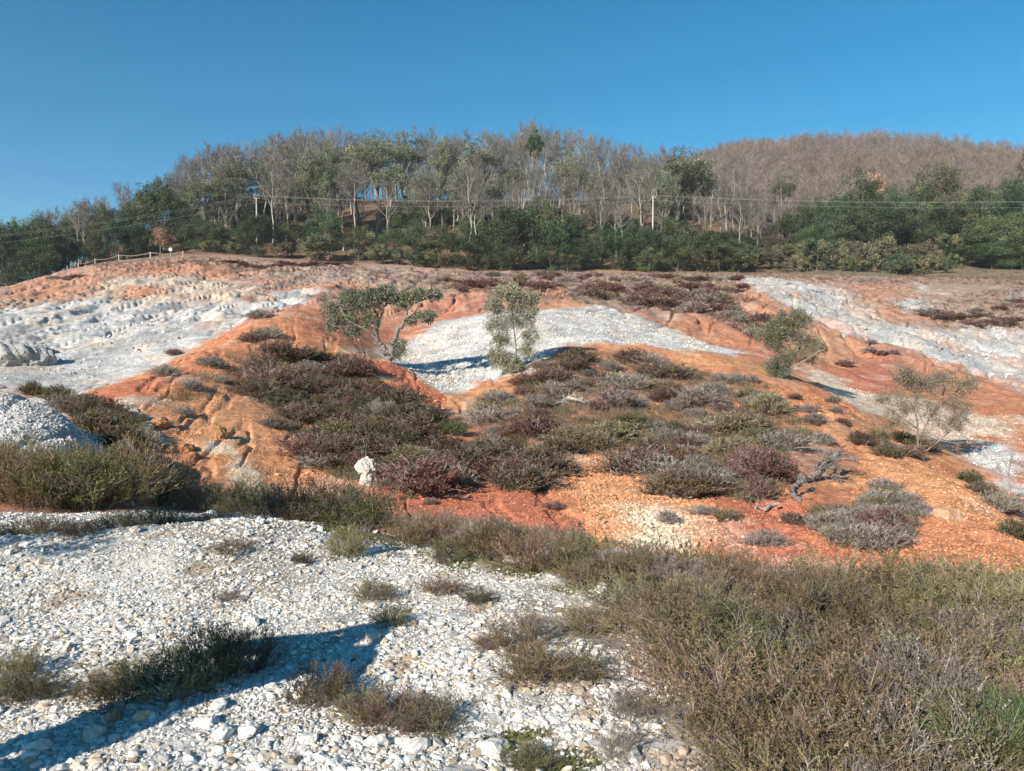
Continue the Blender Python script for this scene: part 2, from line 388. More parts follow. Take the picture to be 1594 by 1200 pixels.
def terrain_mat():
    m = bpy.data.materials.new('soil'); m.use_nodes = True
    nt = m.node_tree; N = nt.nodes; L = nt.links
    b = N['Principled BSDF']; b.inputs['Roughness'].default_value = .95; b.inputs['Specular IOR Level'].default_value = .08
    at_ = N.new('ShaderNodeAttribute'); at_.attribute_name = 'Col'
    geo = N.new('ShaderNodeNewGeometry')
    out = at_.outputs['Color']
    def scale(sock, val):
        mx = N.new('ShaderNodeVectorMath'); mx.operation = 'SCALE'; L.new(sock, mx.inputs[0]); L.new(val, mx.inputs['Scale']); return mx.outputs[0]
    def noise(sc, det, lo, hi, rough=.7):
        nz = N.new('ShaderNodeTexNoise'); nz.inputs['Scale'].default_value = sc; nz.inputs['Detail'].default_value = det; nz.inputs['Roughness'].default_value = rough
        L.new(geo.outputs['Position'], nz.inputs['Vector'])
        mr = N.new('ShaderNodeMapRange'); mr.inputs['From Min'].default_value = .3; mr.inputs['From Max'].default_value = .7
        mr.inputs['To Min'].default_value = lo; mr.inputs['To Max'].default_value = hi
        L.new(nz.outputs[0], mr.inputs['Value']); return nz.outputs[0], mr.outputs[0]
    def voro(sc):
        v = N.new('ShaderNodeTexVoronoi'); v.inputs['Scale'].default_value = sc
        L.new(geo.outputs['Position'], v.inputs['Vector']); return v
    n1, f1 = noise(1.3, 10, .80, 1.2); out = scale(out, f1)
    n2, f2 = noise(14, 6, .86, 1.14); out = scale(out, f2)
    v1 = voro(5.5); v2 = voro(24)
    for v, lo, hi in ((v1, .82, 1.18), (v2, .82, 1.15)):
        sep = N.new('ShaderNodeSeparateColor'); L.new(v.outputs['Color'], sep.inputs[0])
        mr = N.new('ShaderNodeMapRange'); mr.inputs['To Min'].default_value = lo; mr.inputs['To Max'].default_value = hi
        L.new(sep.outputs[0], mr.inputs['Value']); out = scale(out, mr.outputs[0])
    L.new(out, b.inputs['Base Color'])
    prev = None
    for sock, st, di in ((n1, .5, .07), (v1.outputs['Distance'], .35, .03), (v2.outputs['Distance'], .45, .015), (n2, .5, .03)):
        bp = N.new('ShaderNodeBump'); bp.inputs['Strength'].default_value = st; bp.inputs['Distance'].default_value = di
        L.new(sock, bp.inputs['Height'])
        if prev: L.new(prev, bp.inputs['Normal'])
        prev = bp.outputs[0]
    L.new(prev, b.inputs['Normal'])
    return m

M_SOIL = terrain_mat()
M_STONE = mat('stone', noise=[(30, .82, 1.15, 6)], rough=.9, bump=(60, .4, .006))
M_ROCK = mat('rock', noise=[(5, .75, 1.2, 8)], rough=.95, bump=(9, .8, .08))
M_HEATH = mat('heather', vary=.26, trans=.32, rough=.8)
M_LEAF = mat('evergreen_leaf', vary=.22, trans=.16, rough=.55, spec=.3)
M_TWIG = mat('bare_twig', vary=.14, rough=.9)
M_BARK = mat('bark', vary=.10, noise=[(3, .7, 1.25, 6)], rough=.95, bump=(8, .6, .05))
M_CORK = mat('cork_bark', noise=[(14, .6, 1.3, 8)], rough=.95, bump=(22, .9, .03))
M_DEAD = mat('dead_wood', noise=[(12, .7, 1.2, 8)], rough=.9, bump=(30, .7, .02))
M_CONC = mat('pole_concrete', (.50, .485, .44), attr=False, noise=[(2, .85, 1.1, 5)])
M_DARK = mat('insulator_brown', (.11, .06, .045), attr=False, rough=.35, spec=.5)
M_STEEL = mat('galvanised_steel', (.42, .43, .42), attr=False, rough=.5, spec=.5)
M_WIRE = mat('cable_aluminium', (.36, .36, .34), attr=False, rough=.4, spec=.5)
M_POST = mat('post_wood', (.48, .42, .34), attr=False, noise=[(6, .8, 1.15, 5)])
M_ROPE = mat('rope_fibre', (.44, .38, .30), attr=False, noise=[(20, .8, 1.1, 4)])
M_SIGN = mat('sign_white', (.80, .80, .78), attr=False, rough=.5)
M_BLACK = mat('sign_black', (.03, .03, .03), attr=False, rough=.6)
M_SKIN = mat('skin', (.52, .31, .22), attr=False, rough=.6)
M_MAGENTA = mat('jacket_magenta', (.30, .015, .085), attr=False, rough=.8)
M_NAVY = mat('cloth_navy', (.03, .035, .06), attr=False, rough=.85)
M_HAIR = mat('hair_dark', (.03, .02, .015), attr=False, rough=.6)

# ------------------------------------------------------------------ mesh building
class MB:
    def __init__(s): s.v = []; s.t = []; s.q = []; s.c = []; s.n = 0
    def add(s, v, t=None, q=None, c=(.5, .5, .5)):
        v = np.asarray(v, float).reshape(-1, 3)
        c = np.asarray(c, float)
        if c.ndim == 1: c = np.tile(c, (len(v), 1))
        if t is not None and len(t): s.t.append(np.asarray(t, np.int64) + s.n)
        if q is not None and len(q): s.q.append(np.asarray(q, np.int64) + s.n)
        s.v.append(v); s.c.append(c); s.n += len(v)
    def mesh(s, name, m, smooth=False):
        me = bpy.data.meshes.new(name)
        v = np.concatenate(s.v).astype(np.float32); c = np.concatenate(s.c).astype(np.float32)
        t = np.concatenate(s.t) if s.t else np.zeros((0, 3), np.int64)
        q = np.concatenate(s.q) if s.q else np.zeros((0, 4), np.int64)
        me.vertices.add(len(v)); me.vertices.foreach_set('co', v.ravel())
        loops = np.concatenate([t.ravel(), q.ravel()]).astype(np.int32)
        me.loops.add(len(loops)); me.loops.foreach_set('vertex_index', loops)
        st = np.concatenate([np.arange(len(t)) * 3, len(t) * 3 + np.arange(len(q)) * 4]).astype(np.int32)
        me.polygons.add(len(st)); me.polygons.foreach_set('loop_start', st)
        me.polygons.foreach_set('use_smooth', np.full(len(st), bool(smooth)))
        ca = me.color_attributes.new('Col', 'FLOAT_COLOR', 'POINT')
        ca.data.foreach_set('color', np.concatenate([c, np.ones((len(c), 1), np.float32)], 1).ravel())
        me.materials.append(m); me.update(calc_edges=True); me.validate()
        return me
    def build(s, name, m, parent=None, smooth=False):
        o = bpy.data.objects.new(name, s.mesh(name, m, smooth)); COL.objects.link(o)
        if parent: o.parent = parent
        return o

def tag(o, label=None, cat=None, group=None, kind=None):
    if label: o['label'] = label
    if cat: o['category'] = cat
    if group: o['group'] = group
    if kind: o['kind'] = kind
    return o

def empty(name, loc, rz=0, scale=1.0):
    o = bpy.data.objects.new(name, None); COL.objects.link(o)
    o.empty_display_size = .2; o.location = loc; o.rotation_euler = (0, 0, rz)
    o.scale = (scale,) * 3 if not hasattr(scale, '__len__') else scale
    return o

def dup(o, parent=None):
    c = o.copy(); COL.objects.link(c)
    if parent: c.parent = parent
    for ch_ in list(o.children): dup(ch_, c)
    return c

def rvec(rng, n):
    v = rng.normal(size=(n, 3)); return v / np.linalg.norm(v, axis=1)[:, None]

def nrm(v): return v / (np.linalg.norm(v, axis=-1, keepdims=True) + 1e-9)

def tube(mb, pts, rad, sides=6, c=(.5, .5, .5), cap=True):
    pts = np.asarray(pts, float); rad = np.asarray(rad, float); k = len(pts)
    d = nrm(np.gradient(pts, axis=0))
    up = np.array([0, 0, 1.0]) if abs(d[0, 2]) < .9 else np.array([1.0, 0, 0])
    s = nrm(np.cross(d, up)); w = np.cross(s, d)
    an = np.arange(sides) * 2 * math.pi / sides
    v = pts[:, None] + rad[:, None, None] * (np.cos(an)[None, :, None] * s[:, None] + np.sin(an)[None, :, None] * w[:, None])
    i = np.arange(k - 1)[:, None] * sides; j = np.arange(sides)[None]; j2 = (j + 1) % sides
    q = np.stack([i + j, i + j2, i + sides + j2, i + sides + j], -1).reshape(-1, 4)
    cc = np.asarray(c, float)
    if cc.ndim == 2: cc = np.repeat(cc, sides, 0)
    mb.add(v.reshape(-1, 3), q=q, c=cc)
    if cap and sides >= 3:
        e = v[-1]; mb.add(np.vstack([e, pts[-1:]]), t=[(a, (a + 1) % sides, sides) for a in range(sides)], c=cc[-1] if cc.ndim == 2 else cc)
        e = v[0]; mb.add(np.vstack([e, pts[:1]]), t=[((a + 1) % sides, a, sides) for a in range(sides)], c=cc[0] if cc.ndim == 2 else cc)

def ribbons(mb, p0, p1, w0, w1, c, rng):
    """flat twigs, one quad each"""
    n_ = len(p0); d = nrm(p1 - p0); s = nrm(np.cross(d, rvec(rng, n_)))
    w0 = np.broadcast_to(np.asarray(w0, float), (n_,)); w1 = np.broadcast_to(np.asarray(w1, float), (n_,))
    v = np.stack([p0 - s * w0[:, None] / 2, p0 + s * w0[:, None] / 2, p1 + s * w1[:, None] / 2, p1 - s * w1[:, None] / 2], 1)
    c = np.asarray(c, float)
    if c.ndim == 2: c = np.repeat(c, 4, 0)
    mb.add(v, q=np.arange(n_ * 4).reshape(-1, 4), c=c)

def leaves(mb, p, L_, W, c, rng, d=None, flat=0):
    """rhombic leaves, one quad each"""
    n_ = len(p)
    d = rvec(rng, n_) if d is None else nrm(d)
    s = np.cross(d, rvec(rng, n_)); s = nrm(s)
    L_ = np.broadcast_to(np.asarray(L_, float), (n_,))[:, None]; W = np.broadcast_to(np.asarray(W, float), (n_,))[:, None]
    v = np.stack([p, p + d * L_ * .45 + s * W / 2, p + d * L_, p + d * L_ * .45 - s * W / 2], 1)
    c = np.asarray(c, float)
    if c.ndim == 2: c = np.repeat(c, 4, 0)
    mb.add(v, q=np.arange(n_ * 4).reshape(-1, 4), c=c)

def icos(sub):
    import bmesh
    bm = bmesh.new(); bmesh.ops.create_icosphere(bm, subdivisions=sub, radius=1)
    v = np.array([x.co[:] for x in bm.verts]); f = np.array([[x.index for x in p.verts] for p in bm.faces]); bm.free()
    return v, f

def stone_shape(rng, sub, cuts=13):
    v, f = icos(sub); v = v.copy()
    for _ in range(cuts):
        nn = rvec(rng, 1)[0]; h = rng.uniform(.42, .82); d = v @ nn
        v -= np.maximum(d - h, 0)[:, None] * nn
    v *= rng.uniform(.92, 1.08, (len(v), 1))
    return v, f

def scatter_stones(mb, x, y, z, rad, cols, rng, sub, flat=(.35, .7)):
    shapes = [stone_shape(rng, sub) for _ in range(10)]
    n_ = len(x); which = rng.integers(0, 10, n_)
    for k in range(10):
        m = np.nonzero(which == k)[0]
        if not len(m): continue
        v, f = shapes[k]; nv = len(v)
        sx = rad[m] * rng.uniform(.8, 1.25, len(m)); sy = rad[m] * rng.uniform(.65, 1.0, len(m)); sz = rad[m] * rng.uniform(*flat, len(m))
        w = v[None] * np.stack([sx, sy, sz], 1)[:, None]
        tx = rng.normal(0, .35, len(m)); c_, s_ = np.cos(tx)[:, None], np.sin(tx)[:, None]
        yy = w[..., 1] * c_ - w[..., 2] * s_; zz = w[..., 1] * s_ + w[..., 2] * c_
        ty = rng.uniform(0, 6.283, len(m)); c_, s_ = np.cos(ty)[:, None], np.sin(ty)[:, None]
        xx = w[..., 0] * c_ - yy * s_; y2 = w[..., 0] * s_ + yy * c_
        V = np.stack([xx + x[m][:, None], y2 + y[m][:, None], zz + z[m][:, None] + (sz * .12)[:, None]], -1)
        F = (f[None] + (np.arange(len(m)) * nv)[:, None, None]).reshape(-1, 3)
        mb.add(V.reshape(-1, 3), t=F, c=np.repeat(cols[m], nv, 0))

# ------------------------------------------------------------------ the ground
def build_ground():
    an = np.concatenate([np.linspace(-math.pi, -.76, 46)[:-1], np.linspace(-.76, .76, 1250), np.linspace(.76, math.pi, 46)[1:]])
    rr = np.exp(np.linspace(math.log(.4), math.log(880), 1020))
    A_, R_ = np.meshgrid(an, rr, indexing='ij')
    x = (R_ * np.sin(A_)).ravel(); y = (R_ * np.cos(A_)).ravel()
    z = height(x, y)
    z = z * sstep(.3, 1.0, np.hypot(x, y))
    c, g = paint(x, y)
    na, nr = len(an), len(rr)
    i = (np.arange(na - 1) * nr)[:, None] + np.arange(nr - 1)[None]
    q = np.stack([i, i + 1, i + nr + 1, i + nr], -1).reshape(-1, 4)
    mb = MB(); mb.add(np.stack([x, y, z], 1), q=q, c=c)
    k0 = np.arange(na) * nr                                   # close the small hole under the feet
    mb.add(np.vstack([np.stack([x[k0], y[k0], z[k0]], 1), [[0, 0, 0]]]), t=[(a, a + 1, na) for a in range(na - 1)], c=c[k0[0]])
    o = mb.build('ground', M_SOIL, smooth=True)
    tag(o, kind='structure')
build_ground()

# ------------------------------------------------------------------ gravel and rubble (uncountable)
RNG = np.random.default_rng(5)
def near_gravel():
    for (r0, r1, n_, sub, med) in ((2.3, 4.4, 52000, 2, .0080), (4.2, 6.6, 74000, 1, .0084), (6.4, 10.0, 56000, 1, .0110)):
        a = RNG.uniform(-.62, .40, n_); r = np.sqrt(RNG.uniform(r0 ** 2, r1 ** 2, n_))
        x, y = r * np.sin(a), r * np.cos(a)
        keep = (x < 1.3 + .9 * RNG.random(n_) ** 2 + .05 * y) & (fbm(x * 1.3, y * 1.3, 9, 3) * .8 + .5 * fbm(x * 4, y * 4, 29, 2) + .37 * np.clip(x + .45, -.4, 2) < .24 + .6 * RNG.random(n_))
        for mx, my, mr in MOSSW: keep &= (np.hypot(x - mx, (y - my) * 1.8) > mr * (.4 + .7 * RNG.random(n_)))
        keep &= y < 8.9 + .3 * RNG.normal(size=n_) - .0 * x
        x, y = x[keep], y[keep]
        rad = med * np.exp(RNG.normal(0, .55, len(x))); rad *= np.exp(.45 * fbm(x * .8, y * .8, 19, 2)); rad = np.where(RNG.random(len(x)) < .012, RNG.uniform(.022, .045, len(x)), rad); rad = np.clip(rad, .004, .060)
        base = np.array([.63, .60, .555]); cols = base * np.exp(RNG.normal(0, .16, (len(x), 1)))
        warm = RNG.random(len(x))
        cols = np.where((warm < .09)[:, None], cols * [1.0, .86, .70], cols); st_ = (RNG.random(len(x)) < .11) | (fbm(x * 2.2, y * 2.2, 33, 3) + .4 * np.clip(x + .5, 0, 1.5) > .72); cols = np.where(st_[:, None], cols * [.62, .54, .44], cols); cols = np.where((warm > .86)[:, None], cols * [.74, .74, .76], cols)
        mbs.append((x, y, rad, cols, sub))
mbs = []
near_gravel()
g_mb = MB()
for x, y, rad, cols, sub in mbs:
    scatter_stones(g_mb, x, y, height(x, y), rad, np.clip(cols, .02, .82), RNG, sub)
tag(g_mb.build('white_gravel', M_STONE), 'loose white angular pebbles covering the foreground mound', 'gravel', kind='stuff')

def px_scatter(poly, n_, rng):
    p = np.array(poly, float); lo, hi = p.min(0), p.max(0)
    out = np.zeros((0, 2))
    while len(out) < n_:
        c = rng.uniform(lo, hi, (n_ * 2, 2)); out = np.vstack([out, c[poly_sd(c[:, 0], c[:, 1], p) > 0]])
    return out[:n_]

def rubble(name, label, polys, rng, gain, jit, cap=.13):
    mb = MB()
    for poly, n_, med in polys:
        p = px_scatter(poly, n_, rng); x, y, z = ground(p[:, 0], p[:, 1])
        c, g = paint(x, y)
        c = np.clip(c * gain * np.exp(rng.normal(0, jit, (n_, 1))), .03, .8)
        rad = np.clip(med * np.exp(rng.normal(0, .45, n_)), cap * .08, cap)
        scatter_stones(mb, x, y, z, rad, c, rng, 1, (.5, .9))
    return tag(mb.build(name, M_STONE), label, 'rubble', kind='stuff')
rubble('orange_rubble', 'crumbly orange and ochre stone chips strewn over the middle slope', [
    ([(300,700),(420,600),(560,740),(640,770),(560,800),(430,775)], 6000, .017),
    ([(560,770),(700,755),(860,740),(930,800),(940,850),(700,850)], 8000, .018),
    ([(850,700),(980,690),(1110,760),(1120,880),(950,880)], 11000, .026),
    ([(1090,760),(1160,740),(1300,800),(1300,900),(1100,890)], 5000, .018),
    ([(1340,700),(1450,710),(1594,830),(1594,905),(1300,905)], 9000, .022),
    ([(560,560),(620,565),(695,615),(690,650),(600,600)], 1500, .03),
    ([(130,625),(400,500),(560,490),(560,545),(400,580),(300,690),(180,660)], 4000, .022),
    ([(1110,600),(1320,615),(1330,655),(1150,655)], 2500, .028)], RNG, 1.06, .20)
rubble('pale_rubble', 'pale broken stone lying over the white and grey bare slopes', [
    ([(0,612),(60,622),(110,650),(170,695),(170,700),(0,700)], 9000, .022),
    ([(600,548),(700,500),(850,482),(950,488),(1160,552),(960,534),(870,540),(740,600),(690,610)], 13000, .045),
    ([(0,490),(400,475),(380,500),(200,585),(0,600)], 9000, .026),
    ([(150,460),(200,435),(330,440),(420,465),(200,475)], 2500, .03),
    ([(1180,440),(1330,475),(1594,545),(1594,600),(1300,510)], 7000, .026),
    ([(1240,566),(1420,615),(1594,650),(1594,760),(1400,655)], 3500, .035)], RNG, 1.03, .16)
pb = rubble('pale_blocks', 'broken grey white clods and blocks along the folds of the white basin', [
    ([(140,484),(330,480),(440,464),(430,478),(330,494),(240,522),(150,545)], 170, .11), ([(190,505),(300,500),(290,530),(180,560)], 80, .12), ([(60,560),(160,560),(150,590),(70,600)], 120, .08),
    ([(150,462),(330,440),(420,462),(200,474)], 110, .15), ([(1300,500),(1440,525),(1594,560),(1594,580),(1400,545)], 240, .16), ([(1180,446),(1320,478),(1290,495),(1200,462)], 140, .16)], RNG, .98, .14, .45)

# ------------------------------------------------------------------ plants: prototypes
PAL = {
 'olive':  dict(leaf=[(.25,.21,.10), (.21,.19,.083), (.28,.22,.115), (.175,.172,.073)], stem=(.22,.17,.125), dead=.16),
 'brown':  dict(leaf=[(.27,.205,.125), (.235,.18,.105), (.215,.185,.092), (.31,.235,.15)], stem=(.25,.20,.15), dead=.22),
 'maroon': dict(leaf=[(.215,.125,.095), (.185,.108,.082), (.24,.15,.118), (.18,.128,.088)], stem=(.26,.18,.145), dead=.22),
 'dark':   dict(leaf=[(.165,.142,.078), (.14,.122,.068), (.19,.155,.09)], stem=(.18,.135,.10), dead=.12),
 'grey':   dict(leaf=[(.34,.295,.245), (.29,.245,.20), (.25,.20,.158), (.38,.335,.285)], stem=(.34,.295,.25), dead=.55),
 'green':  dict(leaf=[(.15,.18,.085), (.13,.155,.07), (.19,.21,.11)], stem=(.17,.135,.10), dead=.05),
}
RUS = [(.33, .20, .13), (.27, .16, .10), (.36, .25, .17)]
DEADC = np.array([(.37, .33, .28), (.30, .26, .21), (.43, .39, .33)])

def heather(mb, rng, R, H, ns, nt, nl, ws, wt, ll, lw, pal, cx=0, cy=0, droop=.55):
    p = PAL[pal]; leafc = np.array(p['leaf']); stemc = np.array(p['stem'])
    az = rng.uniform(0, 6.283, ns); q = np.sqrt(rng.random(ns)) * rng.uniform(.75, 1.12, ns)
    lob = 1 + .22 * np.sin(az * 2 + rng.uniform(0, 6)) + .14 * np.sin(az * 5 + rng.uniform(0, 6))
    rt = R * q * lob
    tip = np.stack([rt * np.cos(az) + cx, rt * np.sin(az) + cy, H * (1 - droop * np.clip(q, 0, 1.1) ** 2.2) * rng.uniform(.62, 1.08, ns)], 1)
    ra = az + rng.normal(0, .6, ns); rr = R * .38 * np.sqrt(rng.random(ns))
    root = np.stack([rr * np.cos(ra) + cx, rr * np.sin(ra) + cy, -.06 * np.ones(ns)], 1)
    mid = root * .55 + tip * .45; mid[:, 2] = tip[:, 2] * rng.uniform(.5, .8, ns); mid += rng.normal(0, .05 * R, (ns, 3))
    def bz(t): t = t[..., None]; return root[sel] * (1 - t) ** 2 + 2 * mid[sel] * t * (1 - t) + tip[sel] * t ** 2
    dead = rng.random(ns) < p['dead']
    sel = np.arange(ns); ts = (0, .35, .7, 1.0)
    sc = np.where(dead[:, None], DEADC[rng.integers(0, 3, ns)], stemc[None]) * np.exp(rng.normal(0, .15, (ns, 1)))
    for k in range(3):
        ribbons(mb, bz(np.full(ns, ts[k])), bz(np.full(ns, ts[k + 1])), ws * (1 - .28 * k), ws * (1 - .28 * (k + 1)), sc, rng)
    for i in range(5 if ws < .006 else 3):                # woody forked stems showing through
        q0 = root[i]; q2 = tip[i] * [1.05, 1.05, 1.02]; q1 = mid[i] + rng.normal(0, .04, 3); w = catmull([q0, q1, q2], 4)
        wc = DEADC[rng.integers(0, 3)] * .78 * math.exp(rng.normal(0, .2)); tube(mb, w, np.linspace(ws * 1.3, ws * .35, len(w)), 4, wc, cap=False)
        for j in range(4):
            b_ = w[rng.integers(3, len(w))]; tube(mb, [b_, b_ + nrm(rvec(rng, 1)[0] + nrm(q2 - q0)) * H * .22, b_ + nrm(rvec(rng, 1)[0] * .8 + nrm(q2 - q0)) * H * .40], [ws * .55, ws * .4, ws * .2], 3, wc, cap=False)
    sel = np.repeat(np.arange(ns), nt); t = rng.uniform(.28, 1, len(sel))
    b = bz(t); b2 = bz(np.clip(t + .06, 0, 1.1)); d = nrm(nrm(b2 - b) + .85 * rvec(rng, len(sel)) + [0, 0, .45])
    L_ = (H * .5 + R * .3) * rng.uniform(.10, .34, len(sel)); e = b + d * L_[:, None]
    fol = leafc[rng.integers(0, len(leafc), len(sel))] * np.exp(rng.normal(0, .18, (len(sel), 1)))
    tone = np.exp(rng.normal(0, .16, ns))[sel][:, None]
    dd = dead[sel]
    tc = np.where(dd[:, None], sc[sel], fol * tone * .85 + stemc * .15)
    ribbons(mb, b, e, np.where(dd, wt * .8, wt), wt * .45, tc, rng)
    if nl:
        live = np.nonzero(~dd)[0]; idx = np.repeat(live, nl); s = rng.uniform(.1, 1, len(idx))
        pos = b[idx] + d[idx] * (L_[idx] * s)[:, None]
        leaves(mb, pos, ll * rng.uniform(.6, 1.3, len(idx)), lw, (fol * tone)[idx] * np.exp(rng.normal(0, .15, (len(idx), 1))), rng, d[idx] + .75 * rvec(rng, len(idx)))

def catmull(pts, k=4):
    p = np.asarray(pts, float); p = np.vstack([2 * p[0] - p[1], p, 2 * p[-1] - p[-2]]); out = []
    for i in range(1, len(p) - 2):
        for t in np.arange(k) / k:
            out.append(.5 * ((2 * p[i]) + (p[i + 1] - p[i - 1]) * t + (2 * p[i - 1] - 5 * p[i] + 4 * p[i + 1] - p[i + 2]) * t * t + (3 * p[i] - p[i - 1] - 3 * p[i + 1] + p[i + 2]) * t ** 3))
    out.append(p[-2]); return np.array(out)

def bare_tree_meshes(rng, H, spread, base=.36, tone=1.0):
    """leafless deciduous tree: trunk with limbs, crown of twigs"""
    tm, cm = MB(), MB()
    bark = np.array([.40, .36, .305]) * tone; twc = np.array([.185, .168, .145]) * tone
    k = 9; z = np.linspace(-.4, .9 * H, k); wob = np.cumsum(rng.normal(0, .013 * H, (k, 2)), 0); wob -= wob[0]
    pts = np.stack([wob[:, 0], wob[:, 1], z], 1); rad = .0115 * H * np.linspace(1, .16, k) ** 1.1 + .012
    tube(tm, catmull(pts, 2), np.interp(np.linspace(0, 1, 2 * (k - 1) + 1), np.linspace(0, 1, k), rad), 6, bark)
    S, E, W = [], [], []
    n1 = rng.integers(11, 15)
    for i in range(n1):
        t = base + (.97 - base) * (i + rng.random()) / n1; f = t * (k - 1); j = min(int(f), k - 2)
        p0 = pts[j] + (pts[j + 1] - pts[j]) * (f - j); az = i * 2.4 + rng.normal(0, .5)
        L1 = H * spread * (1.15 - t) * rng.uniform(.65, 1.15) + .08 * H; up = rng.uniform(.7, 1.5)
        d = nrm(np.array([math.cos(az), math.sin(az), up])); seg = [p0]
        for s in range(4):
            d = nrm(d + rng.normal(0, .16, 3) + [0, 0, .13]); seg.append(seg[-1] + d * L1 / 4)
        seg = np.array(seg); r0 = max(.03, .0052 * H * (1.2 - t))
        tube(tm, seg, np.linspace(r0, r0 * .3, 5), 4, bark * .95, cap=False)
        n2 = 7
        for m in range(n2):
            u = rng.uniform(.25, 1) * 4; q = min(int(u), 3); b = seg[q] + (seg[q + 1] - seg[q]) * (u - q)
            dd = nrm(nrm(seg[q + 1] - seg[q]) + .75 * rvec(rng, 1)[0] + [0, 0, .25]); L2 = L1 * rng.uniform(.3, .6)
            mid = b + dd * L2 * .5; e = mid + nrm(dd + .3 * rvec(rng, 1)[0] + [0, 0, .15]) * L2 * .5
            S += [b, mid]; E += [mid, e]; W += [(.066, .048), (.048, .032)]
            for w in range(8):
                s = rng.uniform(.15, 1); b3 = b + (mid - b) * s * 2 if s < .5 else mid + (e - mid) * (s * 2 - 1)
                d3 = nrm(dd + .85 * rvec(rng, 1)[0] + [0, 0, .3]); L3 = L2 * rng.uniform(.3, .65); e3 = b3 + d3 * L3
                S.append(b3); E.append(e3); W.append((.036, .021))
                for x in range(3):
                    s = rng.uniform(.3, 1); b4 = b3 + (e3 - b3) * s; S.append(b4); E.append(b4 + nrm(d3 + .8 * rvec(rng, 1)[0] + [0, 0, .2]) * L3 * rng.uniform(.4, .7)); W.append((.027, .015))
    S, E, W = np.array(S), np.array(E), np.array(W)
    ribbons(cm, S, E, W[:, 0], W[:, 1], twc * np.exp(rng.normal(0, .14, (len(S), 1))), rng)
    return tm, cm

def leafy_crown(mb, rng, R, z0, z1, nclump, nleaf, ll, cols, shell=.62, lobes=.25, crad=.26):
    """clumps of leaves through an uneven dome"""
    cols = np.array(cols); zc, rz = (z0 + z1) / 2, (z1 - z0) / 2
    d = rvec(rng, nclump); d[:, 2] = np.abs(d[:, 2]) * np.where(rng.random(nclump) < .78, 1, -1)
    az = np.arctan2(d[:, 1], d[:, 0])
    f = rng.uniform(shell, 1, nclump) * (1 + lobes * np.sin(az * 3 + d[:, 2] * 4 + rng.uniform(0, 6)))
    c = np.stack([d[:, 0] * R * f, d[:, 1] * R * f, zc + d[:, 2] * rz * f], 1)
    cr = crad * (R + rz) / 2 * rng.uniform(.6, 1.25, nclump)
    idx = np.repeat(np.arange(nclump), nleaf); o = rvec(rng, len(idx)) * (rng.random(len(idx)) ** .45)[:, None]; o[:, 2] *= .75
    p = c[idx] + o * cr[idx][:, None]
    tone = np.exp(rng.normal(0, .22, nclump))[idx][:, None]
    col = cols[rng.integers(0, len(cols), nclump)][idx] * tone * np.exp(rng.normal(0, .18, (len(idx), 1)))
    leaves(mb, p, ll * rng.uniform(.6, 1.35, len(idx)), ll * .55, np.clip(col, .01, .6), rng, nrm(o) * .5 + rvec(rng, len(idx)) + [0, 0, .15])
    return c

def evergreen_meshes(rng, R, H, cols, z0=.06, nclump=90, nleaf=95, ll=.27, tall=False, shell=.62):
    tm, cm = MB(), MB(); bark = np.array([.16, .13, .105]) if not tall else np.array([.27, .235, .195])
    k = 6; z = np.linspace(-.3, .8 * H, k); w = np.cumsum(rng.normal(0, .02 * H, (k, 2)), 0); w -= w[0]
    pts = np.stack([w[:, 0], w[:, 1], z], 1); tube(tm, pts, np.linspace(.022 * H, .006 * H, k), 6, bark)
    c = leafy_crown(cm, rng, R, z0 * H, H, nclump, nleaf, ll, cols, shell)
    for i in range(0, nclump, 4):
        s = np.clip((c[i, 2] - .15 * H) / (.8 * H), .08, .9) * (k - 1) * .8; j = min(int(s), k - 2); b = pts[j] + (pts[j + 1] - pts[j]) * (s - j)
        m_ = (b + c[i]) / 2 + rng.normal(0, .06 * R, 3); tube(tm, catmull([b, m_, c[i]], 3), np.linspace(.007 * H, .02, 7), 4, bark, cap=False)
    return tm, cm

class Proto:
    """meshes of one kind of plant, shared by every copy of it"""
    def __init__(s, name, parts): s.name = name; s.parts = parts          # parts: [(part name, mesh)]
    def place(s, loc, rz, scale):
        if len(s.parts) == 1:
            o = bpy.data.objects.new(s.name, s.parts[0][1]); COL.objects.link(o)
            o.location = loc; o.rotation_euler = (0, 0, rz); o.scale = scale if hasattr(scale, '__len__') else (scale,) * 3
            return o
        e = empty(s.name, loc, rz, scale)
        for pn, me in s.parts:
            o = bpy.data.objects.new(pn, me); COL.objects.link(o); o.parent = e
        return e

PR = np.random.default_rng(11)
def heather_protos(lod, pal, n_):
    out = []
    for i in range(n_):
        mb = MB(); R, H = PR.uniform(.42, .5), PR.uniform(.5, .6)
        if lod == 'near': heather(mb, PR, R, H, 135, 13, 11, .0036, .0028, .0145, .0060, pal)
        elif lod == 'mid': heather(mb, PR, R, H * .95, 170, 10, 5, .010, .009, .034, .014, pal, droop=.75)
        else: heather(mb, PR, R, H * .85, 120, 8, 4, .018, .016, .055, .024, pal, droop=.7)
        out.append(Proto('dry_shrub' if pal == 'grey' else 'heather_bush', [('f', mb.mesh('heather_' + lod + '_' + pal, M_HEATH))]))
    return out
HP = {}
for lod, pals in (('near', {'olive': 4, 'brown': 3, 'dark': 2, 'grey': 2}), ('mid', {'maroon': 3, 'dark': 3, 'grey': 3, 'brown': 2, 'olive': 2, 'green': 1}), ('far', {'maroon': 2, 'grey': 2, 'brown': 1})):
    for pal, n_ in pals.items(): HP[lod, pal] = heather_protos(lod, pal, n_)

